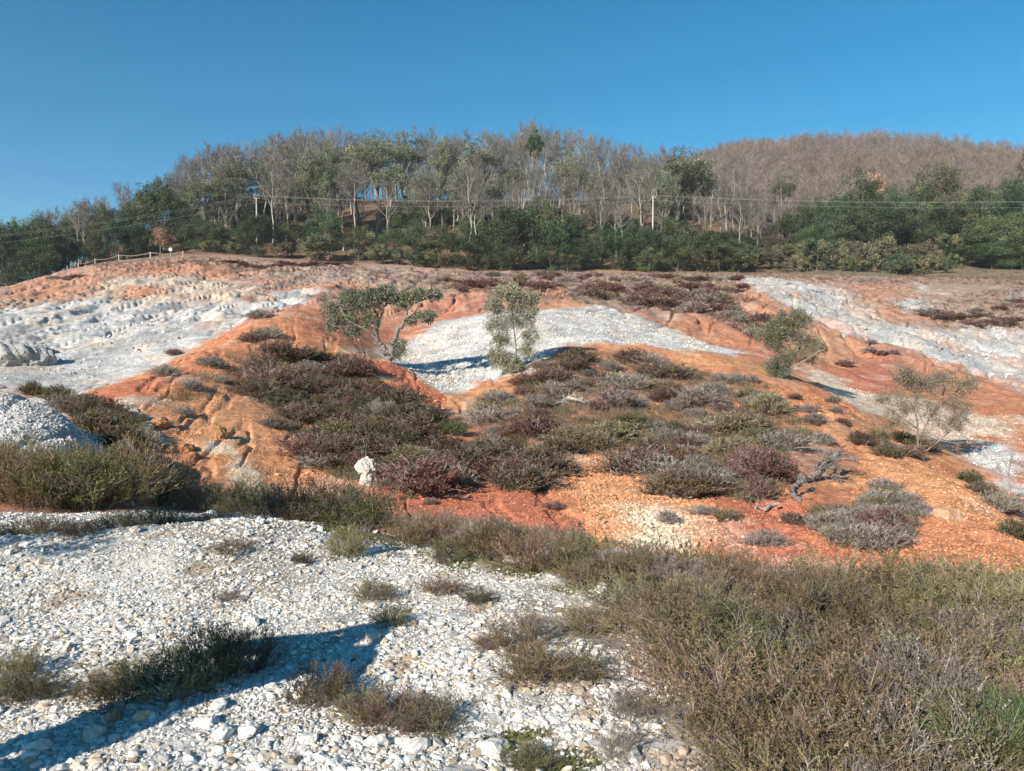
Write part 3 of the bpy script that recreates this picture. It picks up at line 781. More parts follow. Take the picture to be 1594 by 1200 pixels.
def tree_proto(name, pair, mats):
    return Proto(name, [('trunk', pair[0].mesh(name + '_trunk', mats[0], True)), ('crown', pair[1].mesh(name + '_crown', mats[1]))])
BARE = [tree_proto('bare_tree', bare_tree_meshes(PR, 16, s, b, t), (M_BARK, M_TWIG)) for s, b, t in ((.42, .48, 1), (.36, .54, 1.12), (.5, .42, .9), (.40, .50, 1.05), (.46, .46, .96))]
DKG = [(.058, .080, .037), (.047, .066, .032), (.074, .094, .042), (.092, .104, .052)]
GRG = [(.19, .195, .125), (.155, .165, .10), (.23, .225, .15), (.125, .135, .08)]
PINE = [(.05, .075, .035), (.065, .09, .04)]
OLG = [(.175, .155, .085), (.145, .135, .07), (.21, .175, .115), (.115, .12, .058)]
MDG = [(.10, .128, .055), (.082, .108, .046), (.125, .145, .068), (.07, .09, .04)]
EVER = [tree_proto('evergreen_oak', evergreen_meshes(PR, 3.4 * k, 7.5, c_, .0, n_, 150, .20), (M_BARK, M_LEAF)) for c_, n_, k in ((DKG, 120, 1), (DKG, 95, .9), (MDG, 115, 1.05), (DKG + MDG[:2], 105, .95), (MDG + OLG[:1], 100, 1), (DKG, 130, 1.1))]
TALL = [tree_proto('tall_oak', evergreen_meshes(PR, 3.0, 16, GRG, z, n_, 90, .24, True, .35), (M_BARK, M_LEAF)) for z, n_ in ((.45, 80), (.52, 60), (.38, 90))]
SCRUB = [tree_proto('scrub_bush', evergreen_meshes(PR, 1.9, 2.8, OLG, .0, 60, 80, .20), (M_BARK, M_LEAF)) for _ in range(2)]
GSCRUB = [tree_proto('scrub_bush', evergreen_meshes(PR, 1.9, 2.8, DKG + OLG[:2], .0, 60, 80, .20), (M_BARK, M_LEAF)) for _ in range(2)]
RUSSET = [tree_proto('russet_oak', evergreen_meshes(PR, 2.4, 9, RUS, .15, 55, 70, .24, True, .3), (M_BARK, M_LEAF))]
PINEP = [tree_proto('pine_tree', evergreen_meshes(PR, 2.6, 18, PINE, .72, 50, 90, .26, True, .3), (M_BARK, M_LEAF))]

# ------------------------------------------------------------------ labels: what sets each plant apart from its neighbours
ORD = ['', 'second', 'third', 'fourth', 'fifth', 'sixth', 'seventh', 'eighth', 'ninth', 'tenth', 'eleventh', 'twelfth', 'thirteenth', 'fourteenth', 'fifteenth', 'sixteenth', 'seventeenth', 'eighteenth', 'nineteenth', 'twentieth', 'twenty-first', 'twenty-second', 'twenty-third', 'twenty-fourth', 'twenty-fifth', 'twenty-sixth', 'twenty-seventh', 'twenty-eighth', 'twenty-ninth', 'thirtieth'] 
LAND = {'shrub': [('the white boulder', 570, 735), ('the cork oak', 605, 560), ('the green sapling', 800, 575), ('the bleached branch', 870, 625),
                  ('the fallen log', 1290, 745), ('the green shrub tree', 1215, 590), ('the sparse tree', 1432, 680), ('the gravel hump', 70, 650),
                  ('the hollow orange rock', 338, 675), ('the gully rocks', 240, 665), ('the ochre boulder', 1475, 808), ('the leafless sapling', 1585, 780)],
        'near': [('the cuboid white stone', 771, 1156), ("the person's shadow", 590, 1010), ('the yellow moss', 820, 875), ('the flat pale slab', 388, 1147), ('the white gravel edge', 960, 1040), ('the green broom tuft', 1545, 1180), ('the pebbly patch', 1400, 938), ('the gravel hump', 60, 690), ('the gravel crest', 480, 810)],
        'tree': [('the crossarm pole', 402, 340), ('the looped pole', 1015, 330), ('the rope fence', 200, 405), ('the white round sign', 268, 390), ('the lone pine crown', 832, 225), ('the russet oak', 1360, 285)],
        'back': [('the white gravel tongue', 850, 478), ('the magenta walker', 512, 402), ('the grey streambed', 1330, 490), ('the pale scarp', 260, 445), ('the rope fence', 200, 405)]}
WAIT = []
def later(o, px, py, adj, land, group, cat):
    o['category'] = cat; o['group'] = group
    WAIT.append((o, float(px), float(py), adj, land))
def write_labels():
    sets = {}
    for o, px, py, adj, land in WAIT:
        nm, lx, ly = min(LAND[land], key=lambda l: math.hypot(px - l[1], (py - l[2]) * 1.5))
        dx, dy = px - lx, (py - ly) * 1.5
        rel = ('right of' if dx > 0 else 'left of') if abs(dx) > abs(dy) else ('below' if dy > 0 else 'above')
        sets.setdefault((adj, rel, nm), []).append((math.hypot(dx, dy), o))
    for (adj, rel, nm), os_ in sets.items():
        os_.sort(key=lambda t: t[0])
        for k, (d, o) in enumerate(os_):
            if len(os_) == 1: o['label'] = f'{adj} {rel} {nm}'
            elif k == 0: o['label'] = f'{adj} nearest {rel} {nm}'
            else: o['label'] = f'{adj}, {ORD[min(k, len(ORD) - 1)]} out, {rel} {nm}'

# ------------------------------------------------------------------ heather and dry shrubs
SR = np.random.default_rng(23)
COLW = {'olive': 'olive green', 'brown': 'olive brown', 'maroon': 'maroon', 'dark': 'dark green', 'grey': 'silvery grey', 'green': 'fresh green'}
def shrub(lod, pal, px, py, R, Hs, land, group):
    x, y, z = (float(v[0]) for v in ground(px, py))
    pr = HP[lod, pal][SR.integers(len(HP[lod, pal]))]
    s = R / .46
    o = pr.place((x, y, z - .02), SR.uniform(0, 6.283), (s * SR.uniform(.9, 1.15), s * SR.uniform(.9, 1.15), Hs / .55))
    o.rotation_euler = (SR.normal(0, .08), SR.normal(0, .08), o.rotation_euler[2])
    size = 'low' if Hs < .34 else ('bushy' if R < .62 else 'broad')
    noun = 'dry shrub' if pal == 'grey' else 'heather bush'
    later(o, *project(x, y, z + Hs * .5), f'{size} {COLW[pal]} {noun}', land, group, 'shrub' if pal == 'grey' else 'heather')
    return o
def zone(lod, poly, n_, mind, mix, Rr, Hr, land, group, xs=None):
    pts = []; tries = 0; rad = []
    while len(pts) < n_ and tries < 6000:
        tries += 1
        p = px_scatter(poly, 1, SR)[0]
        t = SR.random() ** 1.5
        if lod != 'near' and n_ > 40 and perlin(np.array([p[0] / 62]), np.array([p[1] / 34]), 91)[0] < -.42: continue
        if lod == 'mid' and ((1222 < p[0] < 1362 and 695 < p[1] < 800) or (690 < p[0] < 742 and p[1] < 700 and SR.random() < .75)): continue      # clear of the fallen log and the bare gap between the two heaths
        if all(math.hypot(p[0] - q[0], (p[1] - q[1]) * 1.6) > mind * (.55 + .5 * t + .5 * u) for q, u in zip(pts, rad)): pts.append(p); rad.append(t)
    pals, w = list(mix), np.array(list(mix.values()), float); w /= w.sum()
    for p, t in zip(pts, rad):
        if lod == 'near': t = SR.random()
        shrub(lod, pals[SR.choice(len(pals), p=w)], p[0], p[1], Rr[0] + (Rr[1] - Rr[0]) * t, Hr[0] + (Hr[1] - Hr[0]) * np.clip(t + SR.normal(0, .15), 0, 1), land, group)
G1 = 'heather bushes on the foreground gravel'; G2 = 'heather bushes on the middle slope'; G3 = 'heather bushes on the far slope'
zone('near', [(-60,765),(-60,792),(250,793),(250,780),(0,762)], 18, 34, {'olive': 4, 'brown': 3, 'dark': 1}, (.5, .7), (.60, .82), 'near', G1)
zone('near', [(250,780),(250,796),(400,806),(620,842),(560,818)], 12, 32, {'olive': 3, 'brown': 3, 'dark': 1}, (.42, .6), (.38, .52), 'near', G1)
zone('near', [(400,800),(480,806),(600,836),(590,848),(480,838)], 5, 30, {'dark': 1}, (.42, .52), (.38, .48), 'near', G1)
zone('near', [(620,842),(760,852),(900,880),(1060,898),(1060,930),(930,900),(780,868),(640,852)], 20, 26, {'brown': 3, 'olive': 1.5, 'grey': 2.5}, (.20, .36), (.15, .30), 'near', G1)
zone('near', [(990,955),(1090,915),(1330,920),(1594,935),(1660,955),(1660,1240),(1290,1290),(1170,1240),(1110,1110),(1010,1000)], 58, 58, {'olive': 3.4, 'brown': 5, 'grey': 1.0, 'dark': .6}, (.32, .46), (.28, .42), 'near', G1)
zone('near', [(1230,1240),(1660,1230),(1750,1420),(1230,1420)], 7, 120, {'olive': 4, 'brown': 3, 'grey': 1.5}, (.25, .36), (.25, .36), 'near', G1)
for px, py, R, H, pal in [(205,1090,.24,.20,'dark'),(268,1085,.27,.25,'brown'),(335,1062,.28,.30,'dark'),(385,1040,.22,.26,'brown'),(170,1075,.18,.15,'brown'),(30,1055,.17,.16,'brown'),(60,1085,.15,.14,'dark'),
        (500,1095,.22,.20,'dark'),(560,1112,.2,.14,'brown'),(615,1122,.27,.17,'brown'),(672,1130,.22,.15,'dark'),(540,880,.24,.26,'olive'),(582,934,.20,.15,'brown'),(690,922,.20,.14,'brown'),
        (745,940,.17,.11,'dark'),(812,1012,.24,.22,'brown'),(838,1062,.26,.20,'olive'),(900,1060,.18,.15,'dark'),(608,978,.13,.13,'dark'),(62,838,.34,.20,'dark'),
        (250,832,.36,.26,'dark'),(330,838,.3,.2,'dark'),(192,866,.26,.15,'dark'),(122,884,.24,.13,'dark'),(362,892,.22,.10,'brown'),(700,874,.30,.20,'brown'),(640,858,.28,.22,'olive'),
        (905,905,.25,.2,'olive'),(822,1190,.16,.12,'olive'),(915,985,.25,.18,'brown'),(470,892,.1,.1,'dark'),(0,1090,.16,.14,'dark'),(0,870,.2,.16,'dark'),(980,1120,.18,.15,'grey'),(960,1180,.15,.13,'grey'),(760,1010,.13,.08,'brown'),(350,940,.16,.07,'grey')]:
    shrub('near', pal, px, py, R, H, 'near', G1)
mm = {'maroon': 5, 'dark': 4, 'grey': 1.2, 'brown': 2.4}
zone('mid', [(40,612),(110,618),(215,680),(235,700),(190,705),(130,660)], 13, 17, {'dark': 3, 'brown': 2, 'grey': 1}, (.5, .75), (.5, .75), 'shrub', G2)
zone('mid', [(375,610),(390,570),(440,552),(520,552),(575,585),(630,640),(690,668),(745,700),(745,745),(700,765),(640,770),(590,740),(520,745),(470,700),(445,650)], 80, 16, mm, (.45, 1.25), (.38, .82), 'shrub', G2)
zone('mid', [(690,655),(740,625),(800,612),(850,560),(960,550),(1080,575),(1180,592),(1225,640),(1180,655),(1290,690),(1330,700),(1230,755),(1160,785),(1060,775),(980,730),(900,700),(850,720),(850,760),(790,770),(745,720)], 104, 19, {'maroon': 4.5, 'dark': 1.0, 'grey': 4.5, 'brown': 3.6}, (.45, 1.3), (.38, .80), 'shrub', G2)
zone('mid', [(1250,790),(1290,770),(1400,755),(1430,800),(1400,860),(1300,850)], 28, 17, {'grey': 5, 'maroon': 1.5}, (.35, .8), (.25, .5), 'shrub', G2)
zone('mid', [(1150,610),(1240,600),(1330,640),(1330,665),(1200,660)], 11, 20, {'grey': 4, 'brown': 1.5, 'maroon': 1}, (.35, .7), (.25, .5), 'shrub', G2)
zone('mid', [(1310,695),(1370,680),(1450,700),(1440,712),(1330,716)], 8, 20, {'maroon': 2, 'dark': 2, 'olive': 1}, (.5, .7), (.4, .55), 'shrub', G2)
zone('mid', [(1500,745),(1530,752),(1600,815),(1600,840)], 5, 24, {'grey': 2, 'dark': 2}, (.45, .6), (.4, .5), 'shrub', G2)
for px, py, R, pal in [(300,608,.5,'grey'),(332,570,.6,'grey'),(418,523,.8,'grey'),(392,530,.7,'maroon'),(258,584,.6,'grey'),(424,668,.5,'grey'),(345,598,.4,'grey'),(440,668,.45,'grey'),(272,552,.6,'maroon'),(405,496,.7,'grey'),(285,645,.4,'grey'),(670,785,.25,'brown'),(862,790,.3,'maroon'),(1132,810,.35,'olive'),(1095,800,.3,'grey'),(1190,845,.4,'grey'),(600,690,.5,'dark'),(700,675,.6,'green'),(830,608,.5,'green'),(1235,815,.4,'maroon'),(780,835,.35,'grey'),(1040,815,.35,'grey'),(800,752,.6,'grey')]:
    shrub('mid', pal, px, py, R, R * .75, 'shrub', G2)
fm = {'maroon': 5, 'grey': 2.5, 'brown': 2}
zone('far', [(640,446),(760,432),(1150,433),(1160,470),(1130,500),(1050,492),(960,474),(880,468),(800,452),(720,462)], 82, 15, fm, (.9, 2.0), (.65, 1.1), 'back', G3)
zone('far', [(1090,478),(1140,480),(1230,530),(1220,545),(1150,520)], 13, 16, {'grey': 3, 'maroon': 1}, (.8, 1.3), (.6, .9), 'back', G3)
zone('far', [(1430,490),(1594,470),(1594,515),(1470,518)], 18, 18, fm, (1.0, 2.0), (.6, .9), 'back', G3)
zone('far', [(350,412),(560,412),(560,420),(370,420)], 8, 22, {'maroon': 1}, (1.5, 2.6), (.5, .8), 'back', G3)
zone('far', [(60,436),(110,425),(128,440)], 3, 16, {'maroon': 1, 'grey': 1}, (1.2, 1.8), (.6, .9), 'back', G3)
zone('far', [(1280,560),(1360,540),(1400,560),(1330,575)], 5, 22, {'maroon': 1, 'grey': 1}, (.6, .9), (.4, .5), 'back', G3)

def heath_cover(name, label, polys, rng, w, H, pal_w):
    """sprigs between the bushes, too many to count"""
    mb = MB()
    for poly, n_ in polys:
        p = px_scatter(poly, n_, rng); x, y, z = ground(p[:, 0], p[:, 1])
        m = (fbm(x * .7, y * .7, 77, 3) > -.36) & ~((p[:, 0] > 1222) & (p[:, 0] < 1362) & (p[:, 1] > 690) & (p[:, 1] < 790)) & ~((p[:, 0] > 685) & (p[:, 0] < 745) & (p[:, 1] > 600) & (p[:, 1] < 700))
        x, y, z = x[m], y[m], z[m]; k = len(x)
        pick = (perlin(x * .5, y * .5, 83) * 1.5 + rng.normal(0, .5, k))
        cols = np.where((pick > .35)[:, None], np.array(PAL['grey']['leaf'])[rng.integers(0, 4, k)], np.where((pick < -.35)[:, None], np.array(PAL['dark']['leaf'])[rng.integers(0, 3, k)], np.array(PAL[pal_w]['leaf'])[rng.integers(0, 4, k)]))
        for s in range(9):
            b = np.stack([x, y, z], 1) + np.concatenate([rng.normal(0, H * .45, (k, 2)), np.full((k, 1), -.02)], 1)
            d = nrm(rvec(rng, k) * .8 + [0, 0, 1.0]); L_ = H * rng.uniform(.45, 1.2, k)
            ribbons(mb, b, b + d * L_[:, None], w, w * .4, cols * np.exp(rng.normal(0, .2, (k, 1))), rng)
            leaves(mb, b + d * L_[:, None] * .6, H * .22, H * .075, cols * np.exp(rng.normal(0, .2, (k, 1))), rng, d + rvec(rng, k) * .6)
    return tag(mb.build(name, M_HEATH), label, 'heath', kind='stuff')
heath_cover('low_heather', 'thin low heather sprigs filling the gaps between the bushes', [
    ([(375,610),(390,570),(440,552),(520,552),(575,585),(630,640),(690,668),(745,700),(745,745),(640,770),(520,745),(445,650)], 4600),
    ([(690,655),(740,625),(800,612),(850,560),(960,550),(1080,575),(1180,592),(1225,640),(1290,690),(1330,700),(1230,755),(1160,785),(1060,775),(980,730),(900,700),(850,760),(790,770),(745,720)], 7800),
    ([(1250,790),(1400,755),(1430,800),(1400,860),(1300,850)], 900), ([(200,640),(300,590),(430,510),(450,540),(340,620)], 220), ([(640,800),(1000,850),(1100,885),(900,868),(700,850)], 200)], RNG, .010, .25, 'brown')
heath_cover('distant_heath', 'thin dry heath over the far slope below the wood', [
    ([(560,425),(800,422),(1150,428),(1180,480),(1050,495),(900,472),(760,468),(600,440)], 2600), ([(1150,432),(1150,420),(1594,412),(1594,445),(1300,442)], 1800),
    ([(1430,480),(1594,440),(1594,520),(1460,515)], 700), ([(130,415),(300,400),(560,412),(640,430),(420,428),(300,420),(150,428)], 900), ([(1100,470),(1230,530),(1200,545),(1100,500)], 350), ([(1200,440),(1420,440),(1480,500),(1380,500)], 250)], RNG, .045, .42, 'maroon')

def near_cover():
    """dry sprigs, fallen twigs and cut grass on the foreground gravel"""
    rng = RNG; mb = MB()
    n_ = 4200; a = rng.uniform(-.64, .64, n_); r = np.sqrt(rng.uniform(2.3 ** 2, 9.2 ** 2, n_)); x, y = r * np.sin(a), r * np.cos(a)
    w = fbm(x * 1.3, y * 1.3, 9, 3) * .8 + .55 * np.clip(x + .4, -1.0, 2); m = w + .35 * rng.normal(size=n_) > .34
    x, y = x[m], y[m]; z = height(x, y); k = len(x)
    right = x > .8
    cols = np.where((rng.random(k) < .5)[:, None], DEADC[rng.integers(0, 3, k)], np.array(PAL['brown']['leaf'])[rng.integers(0, 4, k)])
    for s in range(8):
        b = np.stack([x, y, z], 1) + np.concatenate([rng.normal(0, .05, (k, 2)), np.full((k, 1), -.005)], 1)
        d = nrm(rvec(rng, k) + [0, 0, .75]); L_ = rng.uniform(.02, .09, k) * np.where(right, 1.2, .9)
        ribbons(mb, b, b + d * L_[:, None], 0.0024, .001, cols * np.exp(rng.normal(0, .25, (k, 1))), rng)
        leaves(mb, b + d * L_[:, None] * .55, .016, .006, np.array(PAL['olive']['leaf'])[rng.integers(0, 4, k)] * np.exp(rng.normal(0, .2, (k, 1))), rng)
    n_ = 900; a = rng.uniform(-.6, .6, n_); r = np.sqrt(rng.uniform(2.4 ** 2, 8.5 ** 2, n_)); x, y = r * np.sin(a), r * np.cos(a); p = np.stack([x, y, height(x, y) + .012], 1)
    leaves(mb, p, rng.uniform(.02, .05, n_), .016, np.array(RUS)[rng.integers(0, 3, n_)] * np.exp(rng.normal(0, .3, (n_, 1))), rng, rvec(rng, n_) * [1, 1, .3])
    n_ = 420; a = rng.uniform(-.6, .6, n_); r = np.sqrt(rng.uniform(2.4 ** 2, 8.5 ** 2, n_)); x, y = r * np.sin(a), r * np.cos(a); p = np.stack([x, y, height(x, y) + .014], 1); d = nrm(rvec(rng, n_) * [1, 1, .15]); m1 = p + d * .06; m2 = m1 + nrm(d + .5 * rvec(rng, n_) * [1, 1, .2]) * .06
    for q0, q1 in ((p, m1), (m1, m2)): ribbons(mb, q0, q1, .005, .0035, np.array([.20, .16, .13]) * np.exp(rng.normal(0, .3, (n_, 1))), rng)
    tag(mb.build('dry_sprigs', M_HEATH), 'dry sprigs and fallen twigs littering the foreground gravel', 'twigs', kind='stuff')
    mm_ = MB()
    for mx, my, mr in MOSSW:
        k = int(2600 * mr); d = np.sqrt(rng.random(k)) * mr; t = rng.uniform(0, 6.283, k); x = mx + d * np.cos(t); y = my + d * np.sin(t) / 1.8
        m = fbm(x * 4, y * 4, 5, 2) > -.15; x, y = x[m], y[m]
        p = np.stack([x, y, height(x, y) - .004], 1)
        leaves(mm_, p, .022, .010, np.array([(.17, .16, .055), (.13, .125, .045), (.20, .18, .07)])[rng.integers(0, 3, len(x))], rng, rvec(rng, len(x)) * .7 + [0, 0, 1])
    tag(mm_.build('moss', M_HEATH), 'yellow green moss cushions on the white gravel', 'moss', kind='stuff')
near_cover()
# ------------------------------------------------------------------ the wooded hill
TR = np.random.default_rng(41)
def z_of(py, Y, px=CX):
    rx, ry, rz = ray(px, py); return EYE + Y * float(rz / ry)
def plant(protos, px, Y, ytop, wpx, R0, H0, adj, group, cat, land='tree'):
    """tree rooted at bearing px, distance Y, its top at photo row ytop and its crown wpx wide"""
    x, y, z = at(px, Y); H = max(z_of(ytop, Y, px) - z, 1.2); W = wpx * Y / FPX
    pr = protos[TR.integers(len(protos))]
    s = (W / 2 / R0, W / 2 / R0 * TR.uniform(.85, 1.15), H / H0)
    o = pr.place((x, y, z - .05), TR.uniform(0, 6.283), s)
    later(o, px, (ytop + project(x, y, z)[1]) / 2, adj, land, group, cat)
    return o
def bare(px, Y, H, adj='leafless grey tree'):
    x, y, z = at(px, Y); pr = BARE[TR.integers(len(BARE))]
    s = H / 16; k = TR.uniform(.85, 1.1)
    o = pr.place((x, y, z - .1), TR.uniform(0, 6.283), (s * k, s * k, s))
    later(o, px, project(x, y, z + H * .5)[1], adj, 'tree', 'leafless trees on the wooded hill', 'tree')

SKY = [(-60, 395), (60, 345), (110, 312), (150, 322), (195, 298), (240, 300), (285, 262), (340, 236), (400, 226), (460, 205), (520, 203), (600, 215), (680, 195), (730, 215), (780, 208), (835, 194), (890, 203), (930, 222), (1000, 236), (1060, 240), (1120, 252), (1180, 262)]
sx, sy = zip(*SKY)
def skyline(px): return float(np.interp(px, sx, sy)) - 8
placed = []
tries = 0
while len(placed) < 215 and tries < 12000:
    tries += 1
    px = TR.uniform(20, 1160); Y = TR.uniform(188, 262)
    if any(abs(px - a) < 8 and abs(Y - b) < 8 for a, b in placed): continue
    x, y, z = at(px, Y); top = z_of(skyline(px) + TR.uniform(-4, 26), Y, px); H = top - z
    if px < 330: Y = 186 + (Y - 188) * .6; x, y, z = at(px, Y); H = z_of(skyline(px) + TR.uniform(-2, 40), Y, px) - z
    if H < 7: continue
    H = min(H, TR.uniform(18, 26)) if Y > 205 else min(H, TR.uniform(14, 23))
    placed.append((px, Y)); bare(px, Y, H, 'tall leafless tree' if H > 17 else ('leafless grey tree' if H > 13 else 'slender leafless tree'))
for px, Y, H in [(60, 184, 13), (80, 186, 14), (95, 184, 15), (150, 186, 15), (165, 188, 15), (45, 186, 12), (120, 180, 15), (135, 182, 14), (105, 184, 13), (1170, 215, 15), (1150, 220, 14), (1185, 222, 15), (1165, 228, 16), (1140, 212, 14), (1200, 232, 15), (1130, 226, 15), (1180, 205, 13)]:
    bare(px, Y, H, 'pale many-stemmed leafless tree')
GE = 'evergreen oaks along the edge of the wood'; GT = 'grey green oaks standing in the leafless wood'
for px, Y, yt, w in [(585, 225, 208, 62), (632, 228, 212, 56), (745, 222, 214, 66), (720, 214, 262, 50), (880, 222, 238, 46), (1062, 222, 236, 80), (380, 214, 246, 70), (360, 205, 275, 56), (480, 220, 240, 46), (560, 232, 216, 40), (660, 214, 268, 44), (1215, 240, 262, 42), (1035, 212, 262, 40), (300, 202, 288, 50), (690, 228, 232, 36), (510, 210, 262, 36), (610, 222, 248, 50), (800, 224, 250, 44), (925, 222, 262, 40), (1000, 218, 268, 44), (430, 214, 268, 44), (330, 204, 268, 44), (765, 214, 275, 40), (1085, 222, 256, 56)]:
    plant(TALL, px, Y - 16, yt, w * 1.15, 3.0, 16, 'tall grey green oak', GT, 'tree')
plant(PINEP, 832, 206, 205, 36, 2.6, 18, 'lone tall pine with dark tufted crown among leafless trees', None, 'tree')
for px, Y, yt, w, k in [(15, 172, 352, 70, 'd'), (55, 176, 355, 60, 'd'), (0, 165, 372, 60, 'd'), (95, 178, 372, 50, 'd'), (60, 165, 388, 70, 'd'), (185, 176, 345, 44, 'd'), (215, 178, 358, 40, 'd'), (250, 184, 290, 62, 'd'), (290, 184, 322, 44, 'd'), (310, 182, 345, 40, 'd'), (170, 182, 330, 40, 'd'), (230, 190, 310, 40, 'd'),
        (402, 176, 342, 48, 'd'), (345, 181, 352, 40, 'd'), (455, 180, 350, 40, 'd'), (505, 181, 335, 50, 'd'), (560, 184, 358, 46, 'd'), (612, 186, 362, 36, 'd'), (645, 181, 356, 52, 'd'), (683, 181, 357, 62, 'd'), (728, 178, 368, 64, 'd'), (800, 180, 332, 74, 'd'), (835, 184, 322, 66, 'd'), (858, 179, 352, 60, 'd'),
        (900, 180, 378, 54, 'd'), (935, 182, 360, 40, 'd'), (965, 180, 372, 50, 'd'), (1000, 181, 356, 52, 'd'), (1052, 181, 350, 70, 'd'), (1085, 179, 368, 70, 'd'), (1120, 179, 378, 62, 'd'), (1010, 178, 392, 40, 'd'), (780, 177, 385, 44, 'd'), (885, 177, 395, 40, 'd'),
        (1255, 212, 322, 60, 'd'), (1295, 214, 318, 66, 'd'), (1335, 216, 284, 74, 'd'), (1310, 210, 340, 70, 'd'), (1360, 209, 320, 70, 'd'), (1400, 222, 312, 64, 'd'), (1420, 212, 345, 66, 'd'), (1455, 230, 268, 62, 'd'), (1450, 212, 330, 72, 'd'), (1490, 214, 326, 66, 'd'), (1425, 228, 300, 50, 'd'),
        (1530, 218, 300, 80, 'd'), (1575, 216, 292, 70, 'd'), (1510, 206, 352, 70, 'd'), (1560, 204, 345, 76, 'd'), (1594, 206, 330, 80, 'd'), (1600, 222, 255, 60, 'd'), (1540, 200, 382, 60, 'd'), (1500, 200, 388, 60, 'd'), (1590, 199, 385, 60, 'd'), (1560, 230, 290, 50, 'd'), (1380, 232, 296, 40, 'd'), (1640, 210, 300, 80, 'd'), (1650, 200, 370, 80, 'd'), (1270, 206, 352, 50, 'd'), (1225, 216, 335, 44, 'd')]:
    plant(EVER, px, Y, yt - 6, w * 1.2, 3.5, 7.5, 'dark domed evergreen oak' if w > 55 else 'small dark evergreen oak', GE, 'tree')
for px, Y, yt, w in [(1360, 250, 262, 34), (252, 179, 352, 22), (1445, 240, 300, 30), (268, 182, 362, 20), (540, 190, 352, 24)]:
    plant(RUSSET, px, Y, yt, w, 2.6, 9, 'russet oak holding its dead leaves', 'russet oaks in the wood', 'tree')
GS = 'scrub bushes along the foot of the wood'
for px, Y, yt, w in [(495, 177, 366, 52), (330, 177, 375, 40), (365, 178, 378, 36), (440, 177, 378, 36), (280, 177, 380, 36), (590, 178, 382, 44), (620, 178, 388, 36), (660, 177, 396, 40), (760, 178, 395, 40)]:
    plant(SCRUB if px < 560 else GSCRUB, px, Y, yt, w, 2.1, 2.8, 'olive brown scrub bush' if px < 560 else 'green scrub bush', GS, 'bush')
for k in range(13):
    px, Y = TR.uniform(330, 1160), TR.uniform(190, 212)
    x, y, z = at(px, Y); yb = project(x, y, z)[1]
    plant(EVER, px, Y, yb - TR.uniform(36, 74), TR.uniform(38, 66), 3.5, 7.5, 'dark bushy evergreen oak', GE, 'tree')
for px, Y, yt, w in [(75, 182, 338, 50), (110, 184, 345, 44), (135, 186, 335, 46), (150, 180, 365, 40), (92, 180, 362, 44), (35, 180, 345, 50), (-20, 178, 350, 60), (205, 186, 318, 46)]:
    plant(EVER, px, Y, yt, w, 3.5, 7.5, 'dark evergreen oak', GE, 'tree')
for k in range(12):
    px, Y = TR.uniform(340, 1120), TR.uniform(196, 216)
    yt = skyline(px) + TR.uniform(18, 75); plant(TALL, px, Y, yt, TR.uniform(36, 60), 3.0, 16, 'grey green oak', GT, 'tree')
pts = []
while len(pts) < 70:
    px, Y = TR.uniform(1120, 1480), TR.uniform(177, 212)
    if any(abs(px - a) < 15 and abs(Y - b) < 5 for a, b in pts): continue
    pts.append((px, Y)); x, y, z = at(px, Y); yb = project(x, y, z)[1]; w = 20 + 40 * TR.random() ** 1.6
    g = TR.random() < .42
    plant(GSCRUB if g else SCRUB, px, Y, yb - w * TR.uniform(.4, .95), w, 2.1, 2.8, 'green scrub bush' if g else 'olive brown scrub bush', GS, 'bush')
for k in range(34):
    px, Y = TR.uniform(130, 1150), TR.uniform(190, 226)
    x, y, z = at(px, Y); yb = project(x, y, z)[1]; w = TR.uniform(22, 44)
    plant(GSCRUB, px, Y, yb - w * TR.uniform(.6, 1.0), w, 2.1, 2.8, 'green undergrowth bush', 'undergrowth bushes between the trunks', 'bush')

def far_wood():
    """leafless wood on the far hill, read as one mass"""
    rng = np.random.default_rng(8); mb = MB()
    n_ = 4200; a = rng.uniform(.10, .66, n_); r = np.sqrt(rng.uniform(248 ** 2, 505 ** 2, n_))
    k2 = 240; a = np.concatenate([a, rng.uniform(-.30, .24, k2)]); r = np.concatenate([r, rng.uniform(244, 300, k2)])
    x, y = r * np.sin(a), r * np.cos(a); z = height(x, y); n_ = len(x); H = rng.uniform(8, 13.5, n_) 
    base = np.array([.238, .20, .158]) * np.exp(.16 * fbm(x * .03, y * .03, 7, 3) + rng.normal(0, .12, n_))[:, None]
    root = np.stack([x, y, z - .3], 1); top = root + np.stack([rng.normal(0, .5, n_), rng.normal(0, .5, n_), H], 1)
    ribbons(mb, root, root + (top - root) * .8, .26, .10, base * 1.15, rng)
    m = 44; sel = np.repeat(np.arange(n_), m); t = rng.uniform(.30, .92, len(sel))
    b = root[sel] + (top - root)[sel] * t[:, None]; d = nrm(rvec(rng, len(sel)) * [1, 1, .5] + [0, 0, .75]); L_ = (H[sel] * (1.1 - t) * .5 + .8) * rng.uniform(.5, 1.2, len(sel))
    e = b + d * L_[:, None]; c = base[sel] * np.exp(rng.normal(0, .2, (len(sel), 1)))
    ribbons(mb, b, e, .09, .045, c, rng)
    ribbons(mb, b + (e - b) * .5, b + (e - b) * .5 + nrm(d + .8 * rvec(rng, len(sel))) * L_[:, None] * .6, .07, .04, c, rng)
    tag(mb.build('far_wood', M_TWIG), 'leafless grey brown wood covering the far hill', 'wood', kind='stuff')
far_wood()

